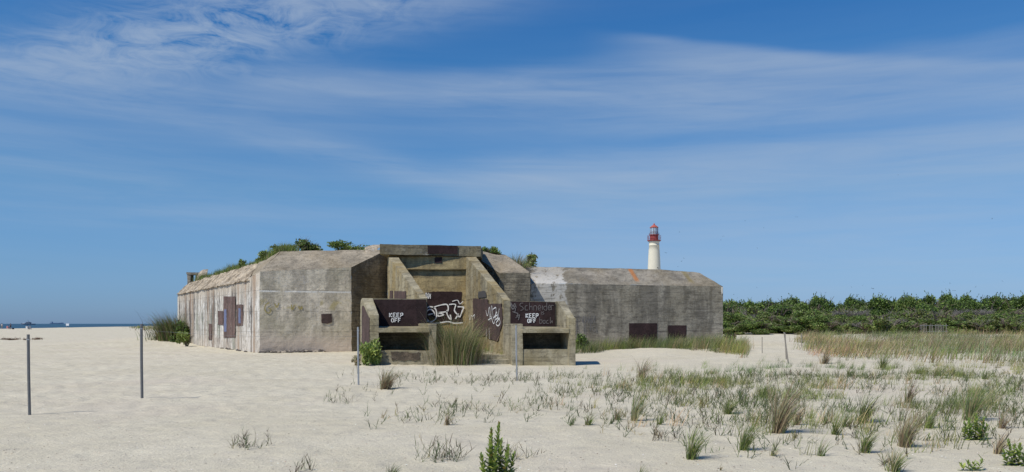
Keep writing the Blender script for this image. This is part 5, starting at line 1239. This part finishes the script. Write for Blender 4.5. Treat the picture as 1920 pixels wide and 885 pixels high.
# rubble at the foot of the front wall, shells
M['rubble'] = plain('dark_wet_rubble', (.10, .088, .078), .9, var=.5, sc=9)
M['rubl'] = plain('pale_rubble', (.30, .26, .21), .9, var=.4, sc=9)
def stone_mesh(r):
    bm = bmesh.new(); bmesh.ops.create_icosphere(bm, subdivisions=1, radius=r)
    for v_ in bm.verts: v_.co = Vector((v_.co.x * random.uniform(.8, 1.5), v_.co.y * random.uniform(.7, 1.2), v_.co.z * random.uniform(.5, .9))) 
    me = bpy.data.meshes.new('stone'); bm.to_mesh(me); bm.free(); return me
sm_ = [stone_mesh(.1) for _ in range(5)] + [stone_mesh(.1) for _ in range(3)]
for k, me in enumerate(sm_): me.materials.append(M['rubble'] if k < 5 else M['rubl'])
def stones(n, a, b, off, smin, smax, label, group, meshes):
    for k in range(n):
        u = random.random(); p = a.lerp(b, u); x = p.x + random.uniform(-.05, .05); y = p.y - off - abs(random.gauss(0, .12)); s_ = random.uniform(smin, smax)
        o = bpy.data.objects.new('stone', random.choice(meshes)); C.collection.objects.link(o); o.location = (x, y, gz(x, y) + .02 * s_); o.scale = (s_ * 1.3, s_, s_); o.rotation_euler.z = random.uniform(0, 6.28)
        tag(o, label, 'stone', group)
stones(70, P2, P2.lerp(P3, .68), .15, .5, 1.7, 'dark broken stone in the row along the foot of the tan front wall', 'dark rubble at the wall foot', sm_[:5])
stones(30, P2, P2.lerp(P3, .72), .18, .7, 1.6, 'pale broken stone in the row along the foot of the tan front wall', 'pale rubble at the wall foot', sm_[5:])
stones(12, P1.lerp(P0, .02), P1.lerp(P0, .3), .35, .5, 1.1, 'dark broken stone at the foot of the streaked left wall', 'dark rubble at the left wall', sm_[:5])
def shells():
    n = 2600; Y = 8.5 + 14 * rng.uniform(0, 1, n) ** 1.6; X = rng.uniform(-.66, .66, n) * Y
    s_ = rng.uniform(.004, .012, n); a = rng.uniform(0, 6.28, n); z = ground_z(X, Y) + .004
    V_, c = [], []
    for k in range(4): V_.append(np.stack([X + np.cos(a + k * 1.571) * s_ * (1 + .4 * (k % 2)), Y + np.sin(a + k * 1.571) * s_, z + s_ * .3 * rng.uniform(0, 1, n)], 1))
    V_.append(np.stack([X, Y, z + s_ * .6], 1))
    V_ = np.stack(V_, 1).reshape(-1, 3); b = np.arange(n)[:, None] * 5
    F_ = np.concatenate([np.concatenate([b + k, b + (k + 1) % 4, b + 4], 1) for k in range(4)]).tolist()
    col = tints(n, [np.array((.75, .72, .66)), np.array((.16, .12, .09)), np.array((.4, .3, .22))], [2.2, 3, 2])
    tag(mesh_obj('shell_fragments', V_, F_, M['shell'], col=np.repeat(col, 5, axis=0)), 'small shell bits and debris scattered on the sand', 'shells', kind='stuff')
M['shell'] = tinted('shell_bits', .8, 0, .2)
shells()

# flying insects / swallows over the wood
def bird_mesh():
    V_ = [(0, .12, 0), (.03, 0, .01), (0, -.14, 0), (-.03, 0, .01), (0, 0, .035), (0, 0, -.035), (.16, .04, .06), (.30, -.05, .02), (.05, -.05, .0), (-.16, .04, .06), (-.30, -.05, .02), (-.05, -.05, 0), (.04, -.22, 0), (-.04, -.22, 0)]
    F_ = [(0, 1, 4), (0, 4, 3), (0, 3, 5), (0, 5, 1), (1, 2, 4), (4, 2, 3), (3, 2, 5), (5, 2, 1), (1, 6, 7, 8), (3, 11, 10, 9), (2, 12, 13)]
    me = bpy.data.meshes.new('bird'); me.from_pydata(V_, [], F_); me.materials.append(M['black']); return me
bmsh = bird_mesh()
BP = [(1274, 435), (1356, 443), (1352, 450), (1282, 484), (1278, 490), (1271, 500), (1248, 474), (1397, 414), (1432, 427), (1380, 568), (1596, 538), (1606, 552), (1608, 553), (1618, 535), (1653, 550), (1636, 541), (1770, 529), (1781, 531), (1829, 538), (1880, 527), (1419, 539), (1494, 407), (1684, 328), (1860, 410), (1548, 549), (1376, 552), (1538, 548), (1789, 545), (1420, 465)]
for k, (px, py) in enumerate(BP):
    Y = random.uniform(95, 150) if k % 3 else random.uniform(60, 80)
    o = bpy.data.objects.new('bird', bmsh); C.collection.objects.link(o); o.location = P(px, py, Y); o.rotation_euler = (random.uniform(-.5, .5), random.uniform(-.6, .6), random.uniform(0, 6.28)); o.scale = (.5,) * 3
    tag(o, 'tiny dark bird flying in the sky right of the lighthouse' if px > 1260 else 'tiny dark bird flying close to the right of the lighthouse tower', 'bird', 'swallows over the wood' if px > 1260 else None)
print('objects', len(bpy.data.objects))
